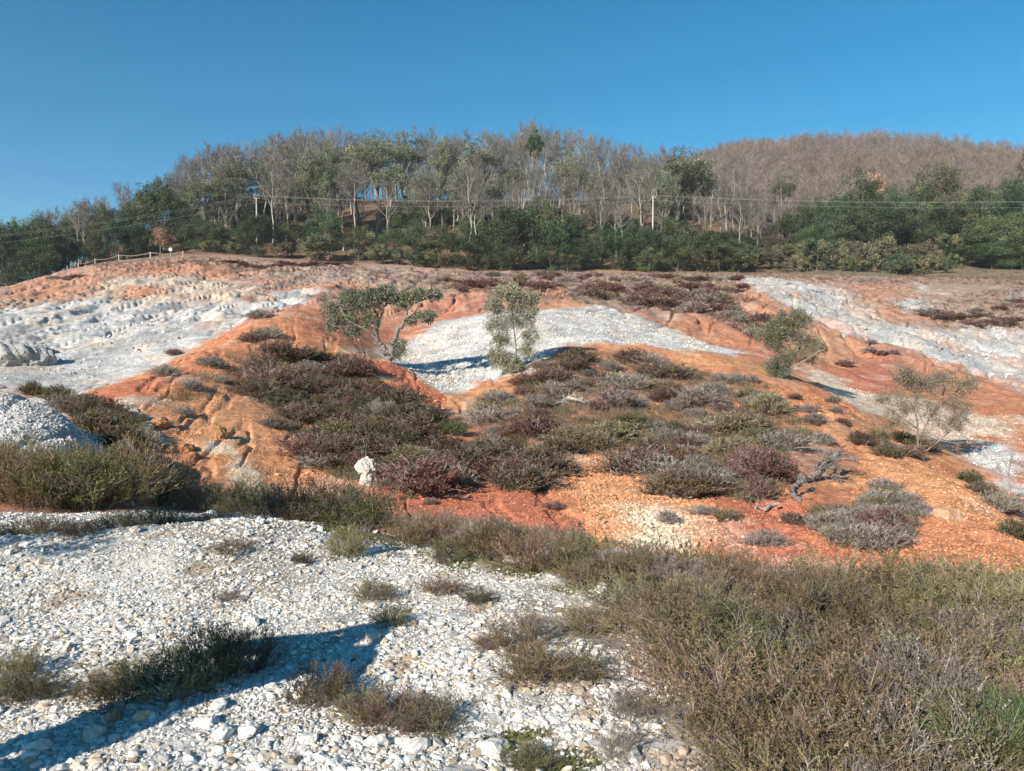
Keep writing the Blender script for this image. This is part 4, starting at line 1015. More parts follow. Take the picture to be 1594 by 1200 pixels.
# ------------------------------------------------------------------ single trees on the bare slope, drawn limb by limb
def own_tree(name, label, cat, px0, Y, sc, base, limbs, blobs, leaf, cols, bark, rng, mats, depth=1.0, rz=0, twig=.006):
    """limbs: (points in picture units relative to base, radius start, radius end); blobs: (cx, cz, rx, rz, leaves)"""
    x, y, z = at(px0, Y); root = empty(name, (x, y, z - .03), rz)
    tag(root, label, cat)
    tm, cm = MB(), MB(); allp = []
    for pts, r0, r1 in limbs:
        p = np.array([((q[0] - base[0]) * sc, (q[2] if len(q) > 2 else 0) * depth, (base[1] - q[1]) * sc) for q in pts])
        c = catmull(p, 5); c[1:-1] += rng.normal(0, r0 * .22, (len(c) - 2, 3))
        rr = np.linspace(r0, r1, len(c)) * np.exp(rng.normal(0, .09, len(c)))
        tube(tm, c, rr, 9, bark); allp.append(c)
    P_ = np.vstack(allp)
    for bx, bz, brx, brz, nl in blobs:
        c0 = np.array([(bx - base[0]) * sc, 0, (base[1] - bz) * sc]); rx, rz_ = brx * sc, brz * sc; ry = max(rx, rz_) * .8 * depth if depth <= 1 else rx
        ncl = max(6, nl // 32); cd = rvec(rng, ncl) * (rng.random(ncl) ** .4)[:, None] * [rx, ry, rz_] + c0
        for cc in cd:
            j = np.linalg.norm(P_ - cc, axis=1).argmin(); m_ = (P_[j] + cc) / 2 + rng.normal(0, .12 * min(rx, rz_), 3) 
            w = catmull([P_[j], m_, cc], 4); tube(tm, w, np.linspace(twig * 1.6, twig * .6, len(w)), 4, np.array(bark) * 1.05, cap=False)
            k = 55; o = rvec(rng, k) * (rng.random(k) ** .5)[:, None] * min(rx, rz_) * rng.uniform(.34, .62)
            st = cc + o * .3; ribbons(cm, st, cc + o, twig * .5, twig * .3, np.array(bark) * .9, rng)
            tone = math.exp(rng.normal(0, .2))
            leaves(cm, cc + o, leaf * rng.uniform(.6, 1.3, k), leaf * .5, np.array(cols)[rng.integers(0, len(cols), k)] * tone * np.exp(rng.normal(0, .15, (k, 1))), rng, o + .6 * rvec(rng, k) * min(rx, rz_) * .3)
    tm.build('trunk', mats[0], root, True); cm.build('crown', mats[1], root)
    return root
OR = np.random.default_rng(77)
CORK = (.24, .205, .175); GL_ = [(.25, .255, .155), (.21, .215, .125), (.30, .30, .21), (.16, .175, .095)]
s36 = 36.7 / FPX / 3.985
own_tree('cork_oak', 'forked grey barked cork oak leaning on the red mound beside white gravel', 'tree', 606, 36.7, s36, (520, 572), [
    ([(400, 566), (450, 560), (490, 556), (520, 545)], .05, .13), ([(545, 580), (530, 555), (520, 530)], .12, .15),
    ([(520, 585), (524, 550), (505, 505), (470, 465), (440, 420)], .19, .13), ([(440, 420), (442, 370, .2), (455, 310, .3), (475, 250, .3), (500, 205, .2), (545, 165, .1)], .085, .03),
    ([(440, 420), (400, 380, -.2), (340, 345, -.4), (280, 310, -.5), (240, 250, -.5), (225, 200, -.4)], .075, .02), ([(455, 310, .3), (420, 240, .6), (380, 180, .8), (330, 140, .8)], .045, .015),
    ([(340, 345, -.4), (280, 350, -.9), (210, 350, -1.1)], .035, .012), ([(475, 250, .3), (440, 190, 0), (420, 140, -.2)], .035, .012), ([(500, 205, .2), (560, 190, .5), (620, 170, .6)], .03, .012),
    ([(524, 560), (540, 490), (562, 410), (590, 345), (620, 295), (635, 235), (670, 200), (760, 172)], .15, .025), ([(620, 295), (660, 275, -.2), (695, 240, -.3), (715, 190, -.3), (780, 150, -.3)], .06, .02),
    ([(580, 365), (545, 325, .2), (518, 295, .3), (505, 240, .3)], .04, .015), ([(620, 295), (690, 310, -.5), (770, 300, -.7)], .035, .012), ([(562, 420), (590, 440, -.3), (600, 480, -.4)], .03, .012)],
    [(500, 135, 70, 45, 900), (620, 205, 50, 35, 450), (330, 150, 95, 50, 900), (300, 215, 130, 85, 2000), (420, 150, 110, 50, 1700), (250, 300, 100, 60, 1000), (390, 300, 85, 70, 900), (170, 225, 60, 60, 650), (170, 340, 50, 50, 380), (560, 170, 75, 45, 1000), (690, 150, 80, 42, 1400), (800, 150, 50, 35, 700), (730, 285, 85, 35, 1100), (660, 310, 45, 30, 350), (580, 480, 45, 65, 800), (290, 380, 70, 30, 420)],
    .092, GL_, CORK, OR, (M_CORK, M_LEAF), .8)
s3 = 37.0 / FPX / 3.985; PALE = [(.29, .30, .21), (.24, .255, .165), (.34, .34, .25), (.19, .21, .12)]
own_tree('sapling', 'slim green sapling rising before the white gravel tongue', 'tree', 806, 37.0, s3, (1300, 645), [
    ([(1300, 650), (1292, 560), (1288, 470), (1275, 370), (1268, 280), (1262, 200), (1255, 130)], .045, .012), ([(1290, 500), (1230, 450, .2), (1160, 400, .2), (1110, 370, .2)], .02, .007),
    ([(1284, 450), (1330, 400, -.2), (1380, 340, -.2)], .02, .007), ([(1275, 370), (1220, 310, -.2), (1180, 270, -.2)], .018, .006), ([(1268, 290), (1330, 240, .2), (1390, 190, .2)], .018, .006), ([(1296, 560), (1230, 540, .2), (1160, 560, .2)], .016, .006), ([(1262, 210), (1190, 180, .1), (1120, 220, .2)], .015, .006)],
    [(1250, 150, 90, 50, 1900), (1370, 180, 65, 55, 1400), (1160, 230, 70, 50, 1300), (1290, 220, 80, 40, 1100), (1170, 350, 90, 60, 1100), (1330, 330, 90, 60, 1000), (1390, 420, 60, 50, 600), (1200, 450, 90, 50, 900), (1170, 540, 70, 40, 1100), (1225, 580, 100, 55, 1900), (1290, 620, 60, 38, 1000), (1360, 500, 55, 50, 700), (1380, 270, 60, 40, 600), (1260, 280, 90, 50, 800)],
    .075, PALE, (.22, .19, .16), OR, (M_BARK, M_LEAF), .8)
s4 = 37.0 / FPX / 2.985
own_tree('shrub_tree', 'sprawling green shrub tree with tangled pale stems on the heath crest', 'tree', 1216, 37.0, s4, (470, 372), [
    ([(470, 380), (490, 320), (520, 270), (560, 200), (590, 140)], .05, .012), ([(475, 370), (460, 300, .3), (440, 230, .3), (430, 150, .3)], .04, .012), ([(490, 330), (560, 290, -.3), (620, 250, -.4), (660, 230, -.4)], .035, .01),
    ([(520, 270), (480, 200, .4), (470, 120, .5), (480, 70, .5)], .03, .01), ([(460, 300, .3), (400, 240, .4), (370, 190, .4)], .025, .01), ([(560, 200), (610, 150, .2), (640, 110, .2)], .02, .008), ([(480, 340), (540, 320, -.5), (600, 320, -.6)], .025, .01)],
    [(490, 95, 70, 45, 1300), (560, 90, 55, 45, 800), (440, 150, 60, 45, 800), (520, 160, 80, 45, 900), (400, 180, 45, 40, 480), (590, 200, 55, 40, 600), (630, 230, 45, 35, 450), (500, 240, 80, 40, 500), (440, 215, 40, 30, 380), (560, 260, 70, 35, 400), (455, 320, 62, 48, 1700), (490, 300, 40, 35, 500), (620, 290, 50, 25, 250)],
    .075, [(.23, .24, .14), (.17, .19, .095), (.25, .25, .16), (.14, .16, .08)], (.33, .29, .25), OR, (M_BARK, M_LEAF), .9)
s5 = 28.0 / FPX / 2.985
own_tree('sparse_tree', 'thin sparse leaved pale tree with fine upright stems beside the white streambed', 'tree', 1433, 28.0, s5, (1115, 605), [
    ([(1105, 610), (1108, 540), (1105, 470), (1095, 400), (1085, 320), (1080, 250)], .045, .010), ([(1120, 605), (1130, 540, .2), (1160, 470, .3), (1200, 400, .3), (1240, 330, .3)], .04, .010), ([(1130, 600), (1190, 530, -.3), (1250, 470, -.4), (1310, 410, -.4)], .03, .009),
    ([(1105, 480), (1050, 430, .3), (990, 390, .4), (940, 350, .4)], .025, .007), ([(1095, 400), (1040, 320, -.2), (1010, 240, -.2)], .02, .006), ([(1160, 470, .3), (1130, 380, .5), (1150, 290, .6)], .02, .006), ([(1200, 400, .3), (1270, 330, .2), (1330, 280, .2)], .02, .006), ([(1105, 590), (1050, 570, .3), (990, 540, .4)], .018, .006), ([(1190, 530, -.3), (1260, 540, -.5), (1330, 530, -.6)], .018, .006)],
    [(1030, 230, 60, 50, 1300), (1090, 260, 70, 50, 1100), (1180, 260, 70, 60, 1000), (1270, 260, 80, 55, 900), (980, 350, 70, 60, 800), (1080, 360, 90, 60, 900), (1200, 370, 90, 60, 900), (1300, 360, 70, 60, 800), (1010, 450, 90, 50, 700), (1230, 470, 90, 50, 800), (1300, 450, 60, 50, 600), (1150, 540, 90, 40, 600), (1360, 280, 40, 40, 300)],
    .048, [(.23, .215, .13), (.19, .175, .10), (.26, .24, .16)], (.25, .215, .17), OR, (M_BARK, M_LEAF), .9, twig=.007)
own_tree('leafless_sapling', 'small leafless grey sapling standing on the white patch', 'tree', 1574, 22.0, 22.0 / FPX / 2.985, (1535, 890), [
    ([(1535, 895), (1538, 820), (1530, 760), (1540, 700), (1545, 640)], .035, .008), ([(1536, 830), (1570, 780, .1), (1600, 720, .1)], .018, .006), ([(1532, 780), (1500, 740, .1), (1480, 690, .1)], .018, .006), ([(1530, 760), (1555, 710, .2), (1570, 660, .2)], .014, .005), ([(1537, 850), (1500, 810, -.1), (1470, 790, -.1)], .014, .005), ([(1536, 840), (1590, 820, -.2), (1620, 790, -.2)], .014, .005)],
    [(1545, 690, 60, 50, 160), (1500, 740, 50, 50, 110), (1580, 740, 50, 50, 110)], .012, [(.30, .25, .20)], (.33, .27, .22), OR, (M_BARK, M_TWIG), .8)

# ------------------------------------------------------------------ dead wood
def dead_wood(name, label, px0, Y, sc, base, limbs, twigs, tone, rng, lift=.05):
    x, y, z = at(px0, Y); root = empty(name, (x, y, z)); tag(root, label, 'dead wood')
    tb, tw = MB(), MB(); c_ = np.array((.37, .335, .30)) * tone; allp = []
    for pts, r0, r1 in limbs:
        p = np.array([((q[0] - base[0]) * sc, (base[1] - q[1]) * sc * 1.1 + (q[2] if len(q) > 2 else 0), (base[1] - q[1]) * sc * .72) for q in pts])
        p = catmull(p, 6); gx, gy = p[:, 0] + x, p[:, 1] + y
        p[:, 2] = np.maximum(p[:, 2], height(gx, gy) - z + lift)
        p[1:-1] += rng.normal(0, r0 * .3, (len(p) - 2, 3)); rr = np.linspace(r0, r1, len(p)) * np.exp(rng.normal(0, .09, len(p)))
        tube(tb, p, rr * .92, 9, c_ * np.exp(rng.normal(0, .12, (len(p), 1)))); allp.append(p)
    P_ = np.vstack(allp); n_ = twigs
    b = P_[rng.integers(0, len(P_), n_)]; d = nrm(rvec(rng, n_) + [0, -.3, .25]); L_ = rng.uniform(.15, .6, n_)
    for i in range(n_):
        m_ = b[i] + d[i] * L_[i] * .5 + rng.normal(0, .05, 3); e = b[i] + d[i] * L_[i] + [0, 0, -.1 * L_[i]]
        w = catmull([b[i], m_, e], 3); tube(tw, w, np.linspace(.012, .004, len(w)), 4, c_ * 1.1 * math.exp(rng.normal(0, .15)), cap=False)
        for j in range(3):
            q = w[rng.integers(2, len(w))]; tube(tw, [q, q + rvec(rng, 1)[0] * .12 + d[i] * .10], [.005, .002], 3, c_ * 1.15, cap=False)
    tb.build('trunk', M_DEAD, root, True); tw.build('branches', M_DEAD, root)
    return root
sd = 18.0 / FPX / 2.985
dead_wood('fallen_log', 'gnarled grey fallen log with upturned roots lying among dry shrubs', 1265, 20.0, sd, (640, 850), [
    ([(640, 812), (675, 798), (700, 780), (740, 745), (780, 722), (820, 690), (862, 660)], .075, .085), ([(700, 780), (715, 740), (740, 715), (770, 690)], .05, .03), ([(780, 722), (775, 690), (790, 655), (780, 640)], .045, .02),
    ([(820, 690), (835, 660), (825, 635)], .045, .02), ([(820, 700), (870, 690), (910, 700), (950, 690)], .035, .01), ([(740, 745), (760, 770), (790, 790), (830, 800)], .035, .012), ([(850, 665), (880, 655), (905, 640)], .04, .015), ([(720, 760), (690, 750), (670, 730)], .03, .012), ([(760, 735), (800, 745), (850, 735)], .04, .015)], 70, .52, OR, .03)
dead_wood('broken_branch', 'bent grey weathered branch stump curling up beside the fallen log', 1245, 18.3, sd, (545, 905), [
    ([(545, 905), (535, 870), (552, 838), (585, 815), (600, 790), (612, 765)], .085, .05), ([(585, 815), (610, 800), (620, 770)], .06, .03)], 5, .5, OR, .03)
dead_wood('dry_stick', 'short bent grey stick lying on the red earth', 1195, 17.4, 17.4 / FPX / 2.985, (400, 965), [
    ([(350, 962), (365, 948), (400, 945), (430, 925), (475, 915)], .028, .045)], 3, 1.0, OR, .03)
dead_wood('bleached_branch', 'bleached fallen branch with fanned twigs among the maroon heather', 880, 31.0, 31.0 / FPX / 3, (1000, 440), [
    ([(1085, 405), (1050, 408), (1020, 398), (1000, 410), (975, 425), (930, 420), (880, 415)], .07, .02), ([(1000, 410), (950, 440), (900, 455), (850, 450)], .03, .01), ([(975, 425), (940, 400), (900, 390), (870, 388)], .028, .01), ([(1020, 400), (1000, 440), (980, 470)], .025, .01), ([(1050, 408), (1090, 425), (1115, 420)], .025, .01)], 50, 1.3, OR, .12)
dead_wood('dry_branch', 'pale dry branch poking out of silvery shrubs', 1118, 27.5, 27.5 / FPX / 2.985, (180, 525), [
    ([(240, 490), (205, 508), (170, 520), (120, 505), (80, 495)], .03, .012), ([(170, 520), (150, 490), (120, 475)], .02, .008)], 22, 1.25, OR, .16)

# ------------------------------------------------------------------ rocks and single stones
def rock_mesh(rng, lumps, col, sub=4, rough=.16, dark=None):
    """lumps: (cx, cy, cz, rx, ry, rz); one welded surface"""
    mb = MB(); v, f = icos(sub)
    for cx, cy, cz, rx, ry, rz in lumps:
        w = v.copy()
        for _ in range(9):
            nn = rvec(rng, 1)[0]; h = rng.uniform(.62, .92); w -= np.maximum(w @ nn - h, 0)[:, None] * nn
        o = rng.uniform(0, 50, 3)
        nzs = fbm(w[:, 0] * 2 + w[:, 2] * 1.3 + o[0], w[:, 1] * 2 - w[:, 2] * 1.1 + o[1], 5, 4)
        w *= (1 + rough * nzs + .5 * rough * fbm(w[:, 0] * 5 + w[:, 2] * 4, w[:, 1] * 5 - w[:, 2] * 3, 15, 3))[:, None]; w = w * [rx, ry, rz] + [cx, cy, cz]
        c = np.array(col) * np.exp(.18 * nzs)[:, None] * np.ones((len(w), 1))
        mb.add(w, t=f, c=np.clip(c, .02, .85))
    return mb
def rock(name, label, px, py, lumps, col, group=None, cat='rock', sink=.05, rz=0, sub=4, mt=None):
    x, y, z = (float(t[0]) for t in ground(px, py))
    o = rock_mesh(OR, lumps, col, sub).build(name, mt or M_ROCK); o.location = (x, y, z - sink); o.rotation_euler = (0, 0, rz)
    return tag(o, label, cat, group)
WH = (.66, .63, .58)
rock('boulder', 'white upright boulder of two stacked lumps at the foot of the heather', 572, 757, [(.05, 0, .17, .23, .20, .34), (-.05, .03, .52, .25, .22, .24)], (.55, .505, .44), sink=.12)
rock('boulder', 'ochre rounded boulder half sunk in the bare orange bank', 1476, 812, [(0, 0, .08, .34, .28, .22)], (.50, .31, .19))
rock('rock', 'orange rock with dark hollow face jutting from the ochre bank', 338, 684, [(0, 0, .10, .26, .24, .28), (.12, -.05, .20, .16, .16, .18)], (.36, .19, .10))
GR_ = 'pale rocks tumbled in the gully'
for px, py, r, col, lb in [(228, 668, .30, (.56, .46, .33), 'pale cream rock at the head of the gully'), (238, 682, .26, (.60, .52, .42), 'round whitish rock below the cream gully rock'), (252, 692, .22, (.55, .42, .29), 'tan flattish rock in the middle of the gully'),
        (265, 700, .26, (.48, .28, .15), 'ochre rock low down in the gully'), (285, 702, .30, (.40, .19, .09), 'rust red rock lowest in the gully row'), (247, 664, .34, (.46, .22, .10), 'orange broad rock on the gully shoulder'), (212, 655, .34, (.53, .38, .22), 'yellowish rock against the dark gully heather'), (300, 712, .2, (.42, .2, .1), 'small red rock where the gully ends')]:
    rock('rock', lb, px, py, [(0, 0, r * .3, r, r * .8, r * .62)], col, GR_, rz=OR.uniform(0, 6))
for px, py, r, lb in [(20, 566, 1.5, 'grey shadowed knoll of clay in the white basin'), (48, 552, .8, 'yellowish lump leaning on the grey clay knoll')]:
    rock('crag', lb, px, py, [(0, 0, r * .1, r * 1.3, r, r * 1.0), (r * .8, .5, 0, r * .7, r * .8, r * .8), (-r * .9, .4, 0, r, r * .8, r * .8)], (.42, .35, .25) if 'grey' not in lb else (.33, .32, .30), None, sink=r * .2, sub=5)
GST = 'larger stones on the white gravel'
PINK = (.62, .50, .42); TAN = (.55, .43, .30)
for px, py, r, col, lb in [(771, 1168, .062, (.60, .575, .53), 'cuboid white stone, largest block on the gravel'), (585, 1156, .05, WH, 'flat white stone below the low brown heather'), (650, 1160, .052, WH, 'angular white stone next to the flat white one'),
        (583, 950, .048, PINK, 'pinkish stone in front of a low heather tuft'), (937, 916, .06, WH, 'white stone lying on green moss by the heather'), (867, 872, .06, PINK, 'beige stone on the moss patch'), (580, 995, .05, PINK, "tan slab inside the shadow's edge"),
        (545, 1095, .06, WH, "white stone at the lower edge of the shadow"), (318, 1140, .055, WH, 'white stone in the shadow under the bushy clump'), (350, 1152, .05, WH, 'thin white stone leaning in the shadow'), (388, 1147, .05, WH, 'flat pale slab in the shadow'),
        (340, 1108, .045, WH, 'whitish stone behind the clump in the shadow'), (140, 1067, .05, WH, 'white stone left of the heather clump'.replace('left of', 'beside')), (391, 975, .055, WH, 'long white stone above the heather clump'), (174, 1120, .045, (.46, .27, .16), 'rusty brown stone under the heather clump'),
        (224, 1127, .042, TAN, 'tan stone under the heather clump'), (212, 877, .055, PINK, 'beige stone behind the dark low heather'), (202, 790, .06, WH, 'white stone at the top edge of the gravel'), (328, 798, .07, WH, 'round white stone at the crest by moss'), (145, 1150, .06, (.55, .48, .40), 'tan flat stone near the lower edge of gravel'),
        (480, 1160, .05, WH, 'white stone between shadow and brown heather'), (558, 836, .08, WH, 'white stone on the crest before dark heather'), (800, 874, .07, WH, 'white slab set in the yellow moss'), (60, 1175, .05, (.6, .55, .5), 'grey white stone in the lowest corner of gravel'), (1400, 936, .07, WH, 'white stones showing through the heather'.replace('stones', 'stone')), (1372, 946, .05, WH, 'small white stone under heather sprigs')]:
    o = rock('stone', lb, px, py, [(0, 0, r * .35, r * OR.uniform(1, 1.35), r * OR.uniform(.8, 1), r * OR.uniform(.6, .85))], col, GST, 'stone', r * .15, OR.uniform(0, 6), 3, M_STONE)

# ------------------------------------------------------------------ green tuft in the near corner
def green_tuft(px, py, label):
    x, y, z = (float(t[0]) for t in ground(px, py)); mb = MB(); rng = OR
    n_ = 1500; az = rng.uniform(0, 6.283, n_); q = rng.random(n_); b = np.stack([.07 * np.cos(az) * q, .07 * np.sin(az) * q, rng.uniform(0, .12, n_)], 1)
    d = nrm(np.stack([np.cos(az) * rng.uniform(.2, 1.3, n_), np.sin(az) * rng.uniform(.2, 1.3, n_), np.ones(n_)], 1)); L_ = rng.uniform(.15, .36, n_)
    c = np.array([(.14, .23, .07), (.11, .18, .055), (.20, .27, .10)])[rng.integers(0, 3, n_)] * np.exp(rng.normal(0, .2, (n_, 1)))
    m_ = b + d * L_[:, None] * .6; e = m_ + nrm(d + [0, 0, -.35]) * L_[:, None] * .4
    ribbons(mb, b, m_, .004, .0035, c, rng); ribbons(mb, m_, e, .0035, .001, c, rng)
    o = mb.build('broom_tuft', M_HEATH); o.location = (x, y, z); tag(o, label, 'plant')
green_tuft(1540, 1240, 'bright green broom tuft with long needles in the nearest heather')
green_tuft(1640, 1250, 'second green broom tuft at the very edge of the heather')

# ------------------------------------------------------------------ fence, sign, poles, cables
def cyl(mb, p, r, h, sides=10, c=(.5, .5, .5)): tube(mb, [p, (p[0], p[1], p[2] + h)], [r, r], sides, c)
def fence():
    posts = [(125, 138, 1.0, .09), (151, 139.5, 1.0, .09), (188, 140.5, 1.05, .10), (237, 141.5, 1.15, .11), (287.5, 142.5, 1.1, .10)]
    x0, y0, z0 = at(200, 140.5); root = empty('rope_fence', (x0, y0, z0)); tag(root, 'rope fence with wooden posts along the plateau edge', 'fence')
    tops = []
    for px, Y, h, r in posts:
        x, y, z = at(px, Y); mb = MB(); cyl(mb, (0, 0, -.3), r, h + .3); tube(mb, [(0, 0, h), (0, 0, h + .05)], [r, r * .5], 10)
        o = mb.build('post', M_POST, root, True); o.location = (x - x0, y - y0, z - z0); tops.append(np.array([x - x0, y - y0, z - z0 + h * .93]))
    for a, b in zip(tops, tops[1:]):
        mb = MB(); t = np.linspace(0, 1, 12)[:, None]; p = a + (b - a) * t; p[:, 2] -= 4 * .34 * t[:, 0] * (1 - t[:, 0])
        tube(mb, p, np.full(12, .042), 6); mb.build('rope', M_ROPE, root, True)
    for px, Y in ((136, 139), (255.5, 141.8)):
        x, y, z = at(px, Y); mb = MB(); cyl(mb, (0, 0, -.2), .04, .95); o = mb.build('stake', M_POST, root, True); o.location = (x - x0, y - y0, z - z0)
fence()
def sign():
    x, y, z = at(268, 145); root = empty('sign', (x, y, z)); tag(root, 'white round sign on thin post behind the rope fence', 'sign')
    h = z_of(388.3, 145, 268) - z
    mb = MB(); cyl(mb, (0, 0, -.2), .035, h + .2); mb.build('post', M_STEEL, root, True)
    mb = MB(); tube(mb, [(0, -.03, h), (0, -.06, h)], [.31, .31], 24); mb.build('disc', M_SIGN, root)
    g = MB(); tube(g, [(0, -.062, h - .16), (0, -.07, h - .16)], [.01, .01], 4)
    for cx, cz, w, hh in ((0, -.06, .06, .17), (0, .15, .055, .055)):                      # dark upright mark with a dot above
        v = [(cx - w, -.066, h + cz - hh), (cx + w, -.066, h + cz - hh), (cx + w, -.066, h + cz + hh), (cx - w, -.066, h + cz + hh)]
        if cz < 0: g.add(v, q=[(0, 1, 2, 3)])
        else: tube(g, [(cx, -.061, h + cz), (cx, -.067, h + cz)], [w, w], 12)
    g.build('symbol', M_BLACK, root)
sign()
ATT = []
def pole(px, Y, ytop, label, kind):
    x, y, z = at(px, Y); H = z_of(ytop, Y, px) - z; root = empty('electricity_pole', (x, y, z)); tag(root, label, 'pole', 'electricity poles before the wood')
    mb = MB(); tube(mb, [(0, 0, -.5), (0, 0, H * .5), (0, 0, H - 1.2)], [.21, .18, .14], 12); mb.build('shaft', M_CONC, root, True)
    att = []
    if kind == 'arm':
        mb = MB(); tube(mb, [(-.62, 0, H - 1.3), (.62, 0, H - 1.3)], [.07, .07], 6); tube(mb, [(-.62, 0, H - 1.3), (-.62, 0, H - .1)], [.06, .05], 6); tube(mb, [(.62, 0, H - 1.3), (.62, 0, H - .4)], [.06, .05], 6); tube(mb, [(-.35, 0, H - 1.3), (-.35, 0, H + .3)], [.05, .04], 6)
        mb.build('crossarm', M_STEEL, root)
        spots = [(-.62, .0, H - .6), (.62, 0, H - .8), (.1, 0, H - 2.2)]
    else:
        mb = MB(); p = [(math.cos(t) * .55 + .25, 0, H - .6 + math.sin(t) * .95) for t in np.linspace(-2.0, 4.2, 18)]; tube(mb, p, np.full(18, .06), 6); tube(mb, [(-.4, 0, H - 1.5), (.75, 0, H - 1.5)], [.06, .06], 6); tube(mb, [(.05, 0, H - 1.5), (.35, 0, H + .2)], [.05, .05], 6); tube(mb, [(-.4, 0, H - 1.5), (-.6, 0, H - 2.3)], [.05, .04], 6)
        mb.build('bracket', M_CONC, root)
        spots = [(-.4, 0, H - 1.0), (.7, 0, H - 1.2), (-.5, 0, H - 2.2)]
    for s in spots:
        mb = MB(); z0 = s[2] - .25
        tube(mb, [(s[0], -.1, z0), (s[0], -.1, z0 + .1), (s[0], -.1, z0 + .12), (s[0], -.1, z0 + .25), (s[0], -.1, z0 + .27), (s[0], -.1, z0 + .4)], [.04, .14, .07, .14, .07, .11], 10)
        mb.build('insulator', M_DARK, root, True); att.append(np.array([x + s[0], y - .1, z + s[2]]))
    ATT.append(att)
pole(-260, 150, 384, 'electricity pole with crossarm beyond the dark oaks', 'arm')
pole(402, 187, 300, 'concrete electricity pole with crossarm and dark insulators before leafless trees', 'arm')
pole(1015, 187, 297, 'pale electricity pole topped by looped bracket before the wood', 'loop')
pole(1900, 187, 300, 'pale electricity pole with crossarm past the evergreen oaks', 'arm')
for k, lb in enumerate(('upper electricity cable strung across the wood', 'middle electricity cable strung across the wood', 'lowest electricity cable strung across the wood')):
    mb = MB()
    for a, b, sag in zip(ATT, ATT[1:], (1.6, 1.3, 1.6)):
        t = np.linspace(0, 1, 30)[:, None]; p = a[k] + (b[k] - a[k]) * t; p[:, 2] -= 4 * sag * t[:, 0] * (1 - t[:, 0]); tube(mb, p, np.full(30, .016), 5)
    tag(mb.build('power_cable', M_WIRE, None, True), lb, 'cable')

# ------------------------------------------------------------------ people
def skin_body(name, J, E, m, parent, root=0, lv=2):
    me = bpy.data.meshes.new(name); me.from_pydata([j[:3] for j in J], E, []); o = bpy.data.objects.new(name, me); COL.objects.link(o); o.parent = parent
    o.modifiers.new('skin', 'SKIN'); sv = me.skin_vertices[0].data
    for i, j in enumerate(J): sv[i].radius = (j[3], j[3] if len(j) < 5 else j[4]); sv[i].use_root = i == root
    s = o.modifiers.new('sub', 'SUBSURF'); s.levels = lv; s.render_levels = lv
    me.materials.append(m); return o
def person(loc, rz, label, jacket, trousers, arms):
    r = empty('person', loc, rz); tag(r, label, 'person')
    J = [(0, 0, .94, .135, .10), (0, .01, 1.14, .125, .095), (0, .01, 1.34, .15, .10), (0, 0, 1.47, .058, .058), (0, .015, 1.56, .075, .085), (0, .01, 1.64, .082, .10), (0, 0, 1.71, .05, .06)]
    E = [(0, 1), (1, 2), (2, 3), (3, 4), (4, 5), (5, 6)]; JJ, JE, TJ, TE = [], [], [], []
    JJ = [(0, 0, .90, .165, .125), (0, .01, 1.14, .155, .12), (0, .01, 1.36, .175, .125), (0, 0, 1.46, .075, .08)]; JE = [(0, 1), (1, 2), (2, 3)]
    TJ = [(0, 0, .93, .15, .115)]; TE = []
    for s, arm in zip((-1, 1), arms):
        b = len(J); st = s * .03
        J += [(s * .10, 0, .86, .09), (s * .11, .03 + st, .48, .058), (s * .11, -.01 + st, .09, .04), (s * .125, .14 + st, .035, .035)]; E += [(0, b), (b, b + 1), (b + 1, b + 2), (b + 2, b + 3)]
        t = len(TJ); TJ += [(s * .10, 0, .85, .105), (s * .11, .03 + st, .48, .075), (s * .11, -.01 + st, .10, .065)]; TE += [(0, t), (t, t + 1), (t + 1, t + 2)]
        sh, el, wr = (s * .19, 0, 1.41), *arm; b = len(J)
        d = np.array(wr) - np.array(el); d = d / np.linalg.norm(d); pa = np.array(wr) + d * .07
        J += [(*sh, .058), (*el, .042), (*wr, .028), (*pa, .034, .018)]; E += [(2, b), (b, b + 1), (b + 1, b + 2), (b + 2, b + 3)]
        side = np.cross(d, [0, 1, 0.01]); side /= np.linalg.norm(side)
        for k, (off, L_) in enumerate(((-.03, .075), (-.01, .085), (.01, .08), (.03, .062))):
            q = len(J); p1 = pa + d * .035 + side * off; p2 = p1 + d * L_ * .6 + [0, .012, 0]; p3 = p2 + d * L_ * .3 + [0, .025, 0]
            J += [(*p1, .010), (*p2, .0085), (*p3, .0075)]; E += [(b + 3, q), (q, q + 1), (q + 1, q + 2)]
        q = len(J); p1 = np.array(wr) + d * .035 + side * .035 * s; p2 = p1 + side * .03 * s + d * .03; J += [(*p1, .011), (*p2, .009)]; E += [(b + 2, q), (q, q + 1)]
        c = len(JJ); JJ += [(*sh, .085), (*el, .065), (*(np.array(wr) - d * .02), .05)]; JE += [(2, c), (c, c + 1), (c + 1, c + 2)]
    skin_body('body', J, E, M_SKIN, r); skin_body('jacket', JJ, JE, jacket, r); skin_body('trousers', TJ, TE, trousers, r)
    skin_body('hair', [(0, -.035, 1.60, .08, .085), (0, -.015, 1.68, .088, .10), (0, 0, 1.73, .05, .06)], [(0, 1), (1, 2)], M_HAIR, r)
    fm = MB(); tube(fm, [(0, .105, 1.60), (0, .125, 1.575), (0, .105, 1.565)], [.008, .014, .010], 8, (.5, .3, .2)); fm.build('nose', M_SKIN, r, True)
    for s in (-1, 1):
        em = MB(); v, f = icos(2); em.add(v * .011 + [s * .032, .098, 1.615], t=f); em.build('eye', M_BLACK, r, True)
        em = MB(); em.add(v * [.012, .022, .03] + [s * .088, .0, 1.60], t=f); em.build('ear', M_SKIN, r, True)
    return r
tp = (-7.0, 2.5); pr = TALL[0]      # small oak out of frame whose thin shade falls across the gravel
o = pr.place((*tp, float(height(np.array([tp[0]]), np.array([tp[1]]))[0])), .6, (.34, .34, .29)); tag(o, 'small thin oak standing beside the foreground gravel', 'tree')
x, y, z = at(512.5, 168)
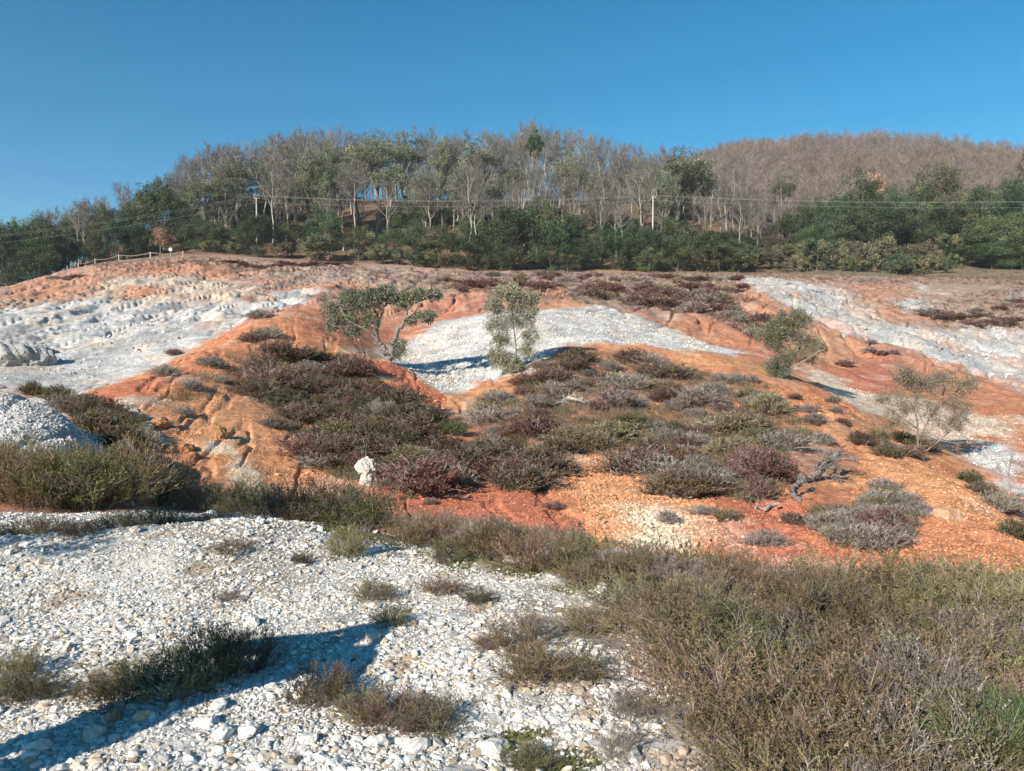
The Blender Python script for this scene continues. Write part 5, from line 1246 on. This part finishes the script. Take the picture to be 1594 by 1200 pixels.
person((x, y, z), math.radians(150), 'person in magenta jacket walking at the edge of the wood', M_MAGENTA, M_NAVY, (((-.25, -.02, 1.13), (-.22, .18, 1.0)), ((.26, -.06, 1.14), (.25, .02, .89))))
px_, py_ = -2.95, 2.05
person((px_, py_, float(height(np.array([px_]), np.array([py_]))[0])), -SUN_AZ, 'person in dark coat standing beside the gravel, casting the long shadow', M_NAVY, M_NAVY, (((-.44, .05, 1.22), (-.18, .24, 1.36)), ((.44, .05, 1.24), (.18, .26, 1.38)))).scale = (1.15, 1.1, 1.1)

def thin_out(most=296):
    """the bushes that show smallest become one mass, too many to count"""
    global WAIT
    hs = [w for w in WAIT if w[0].name.startswith('heather_bush')]
    hs.sort(key=lambda w: -w[0].scale[0] * w[0].scale[2] / (w[0].location[0] ** 2 + w[0].location[1] ** 2))
    mb = MB(); gone = set()
    bpy.context.view_layer.update()
    for o, *_ in hs[most:]:
        me = o.data; nv = len(me.vertices); co = np.empty(nv * 3, np.float32); me.vertices.foreach_get('co', co)
        lv = np.empty(len(me.loops), np.int32); me.loops.foreach_get('vertex_index', lv)
        ls = np.empty(len(me.polygons), np.int32); me.polygons.foreach_get('loop_start', ls); lt = np.empty(len(me.polygons), np.int32); me.polygons.foreach_get('loop_total', lt)
        cc = np.empty(nv * 4, np.float32); me.color_attributes['Col'].data.foreach_get('color', cc)
        M = np.array(o.matrix_world); v = co.reshape(-1, 3) @ M[:3, :3].T + M[:3, 3]
        t = lv[ls[lt == 3][:, None] + np.arange(3)]; q = lv[ls[lt == 4][:, None] + np.arange(4)]
        mb.add(v, t=t, q=q, c=cc.reshape(-1, 4)[:, :3] * SR.uniform(.8, 1.2)); gone.add(o.name)
    if gone:
        tag(mb.build('heather_mass', M_HEATH), 'small far heather bushes running together on the upper slope', 'heath', kind='stuff')
        WAIT = [w for w in WAIT if w[0].name not in gone]
        for nm in gone: bpy.data.objects.remove(bpy.data.objects[nm])
thin_out()
write_labels()

# ------------------------------------------------------------------ the air between here and the far hill
def haze():
    me = bpy.data.meshes.new('haze'); x0, x1, y0, y1 = -905, 905, -905, 905
    gz = [c[2] for c in bpy.data.objects['ground'].bound_box]; z0, z1 = min(gz) - 1.0, max(gz) + 24
    v = [(x, y, z) for z in (z0, z1) for x, y in ((x0, y0), (x1, y0), (x1, y1), (x0, y1))]
    me.from_pydata(v, [], [(3, 2, 1, 0), (4, 5, 6, 7), (0, 1, 5, 4), (1, 2, 6, 5), (2, 3, 7, 6), (3, 0, 4, 7)]); me.update()
    o = bpy.data.objects.new('haze', me); COL.objects.link(o); tag(o, kind='stuff')
    m = bpy.data.materials.new('haze'); m.use_nodes = True; N = m.node_tree.nodes; N.remove(N['Principled BSDF'])
    pv = N.new('ShaderNodeVolumePrincipled'); pv.inputs['Color'].default_value = (.78, .86, .96, 1); pv.inputs['Density'].default_value = .00020; pv.inputs['Anisotropy'].default_value = .1
    m.node_tree.links.new(pv.outputs[0], N['Material Output'].inputs['Volume']); me.materials.append(m)
haze()
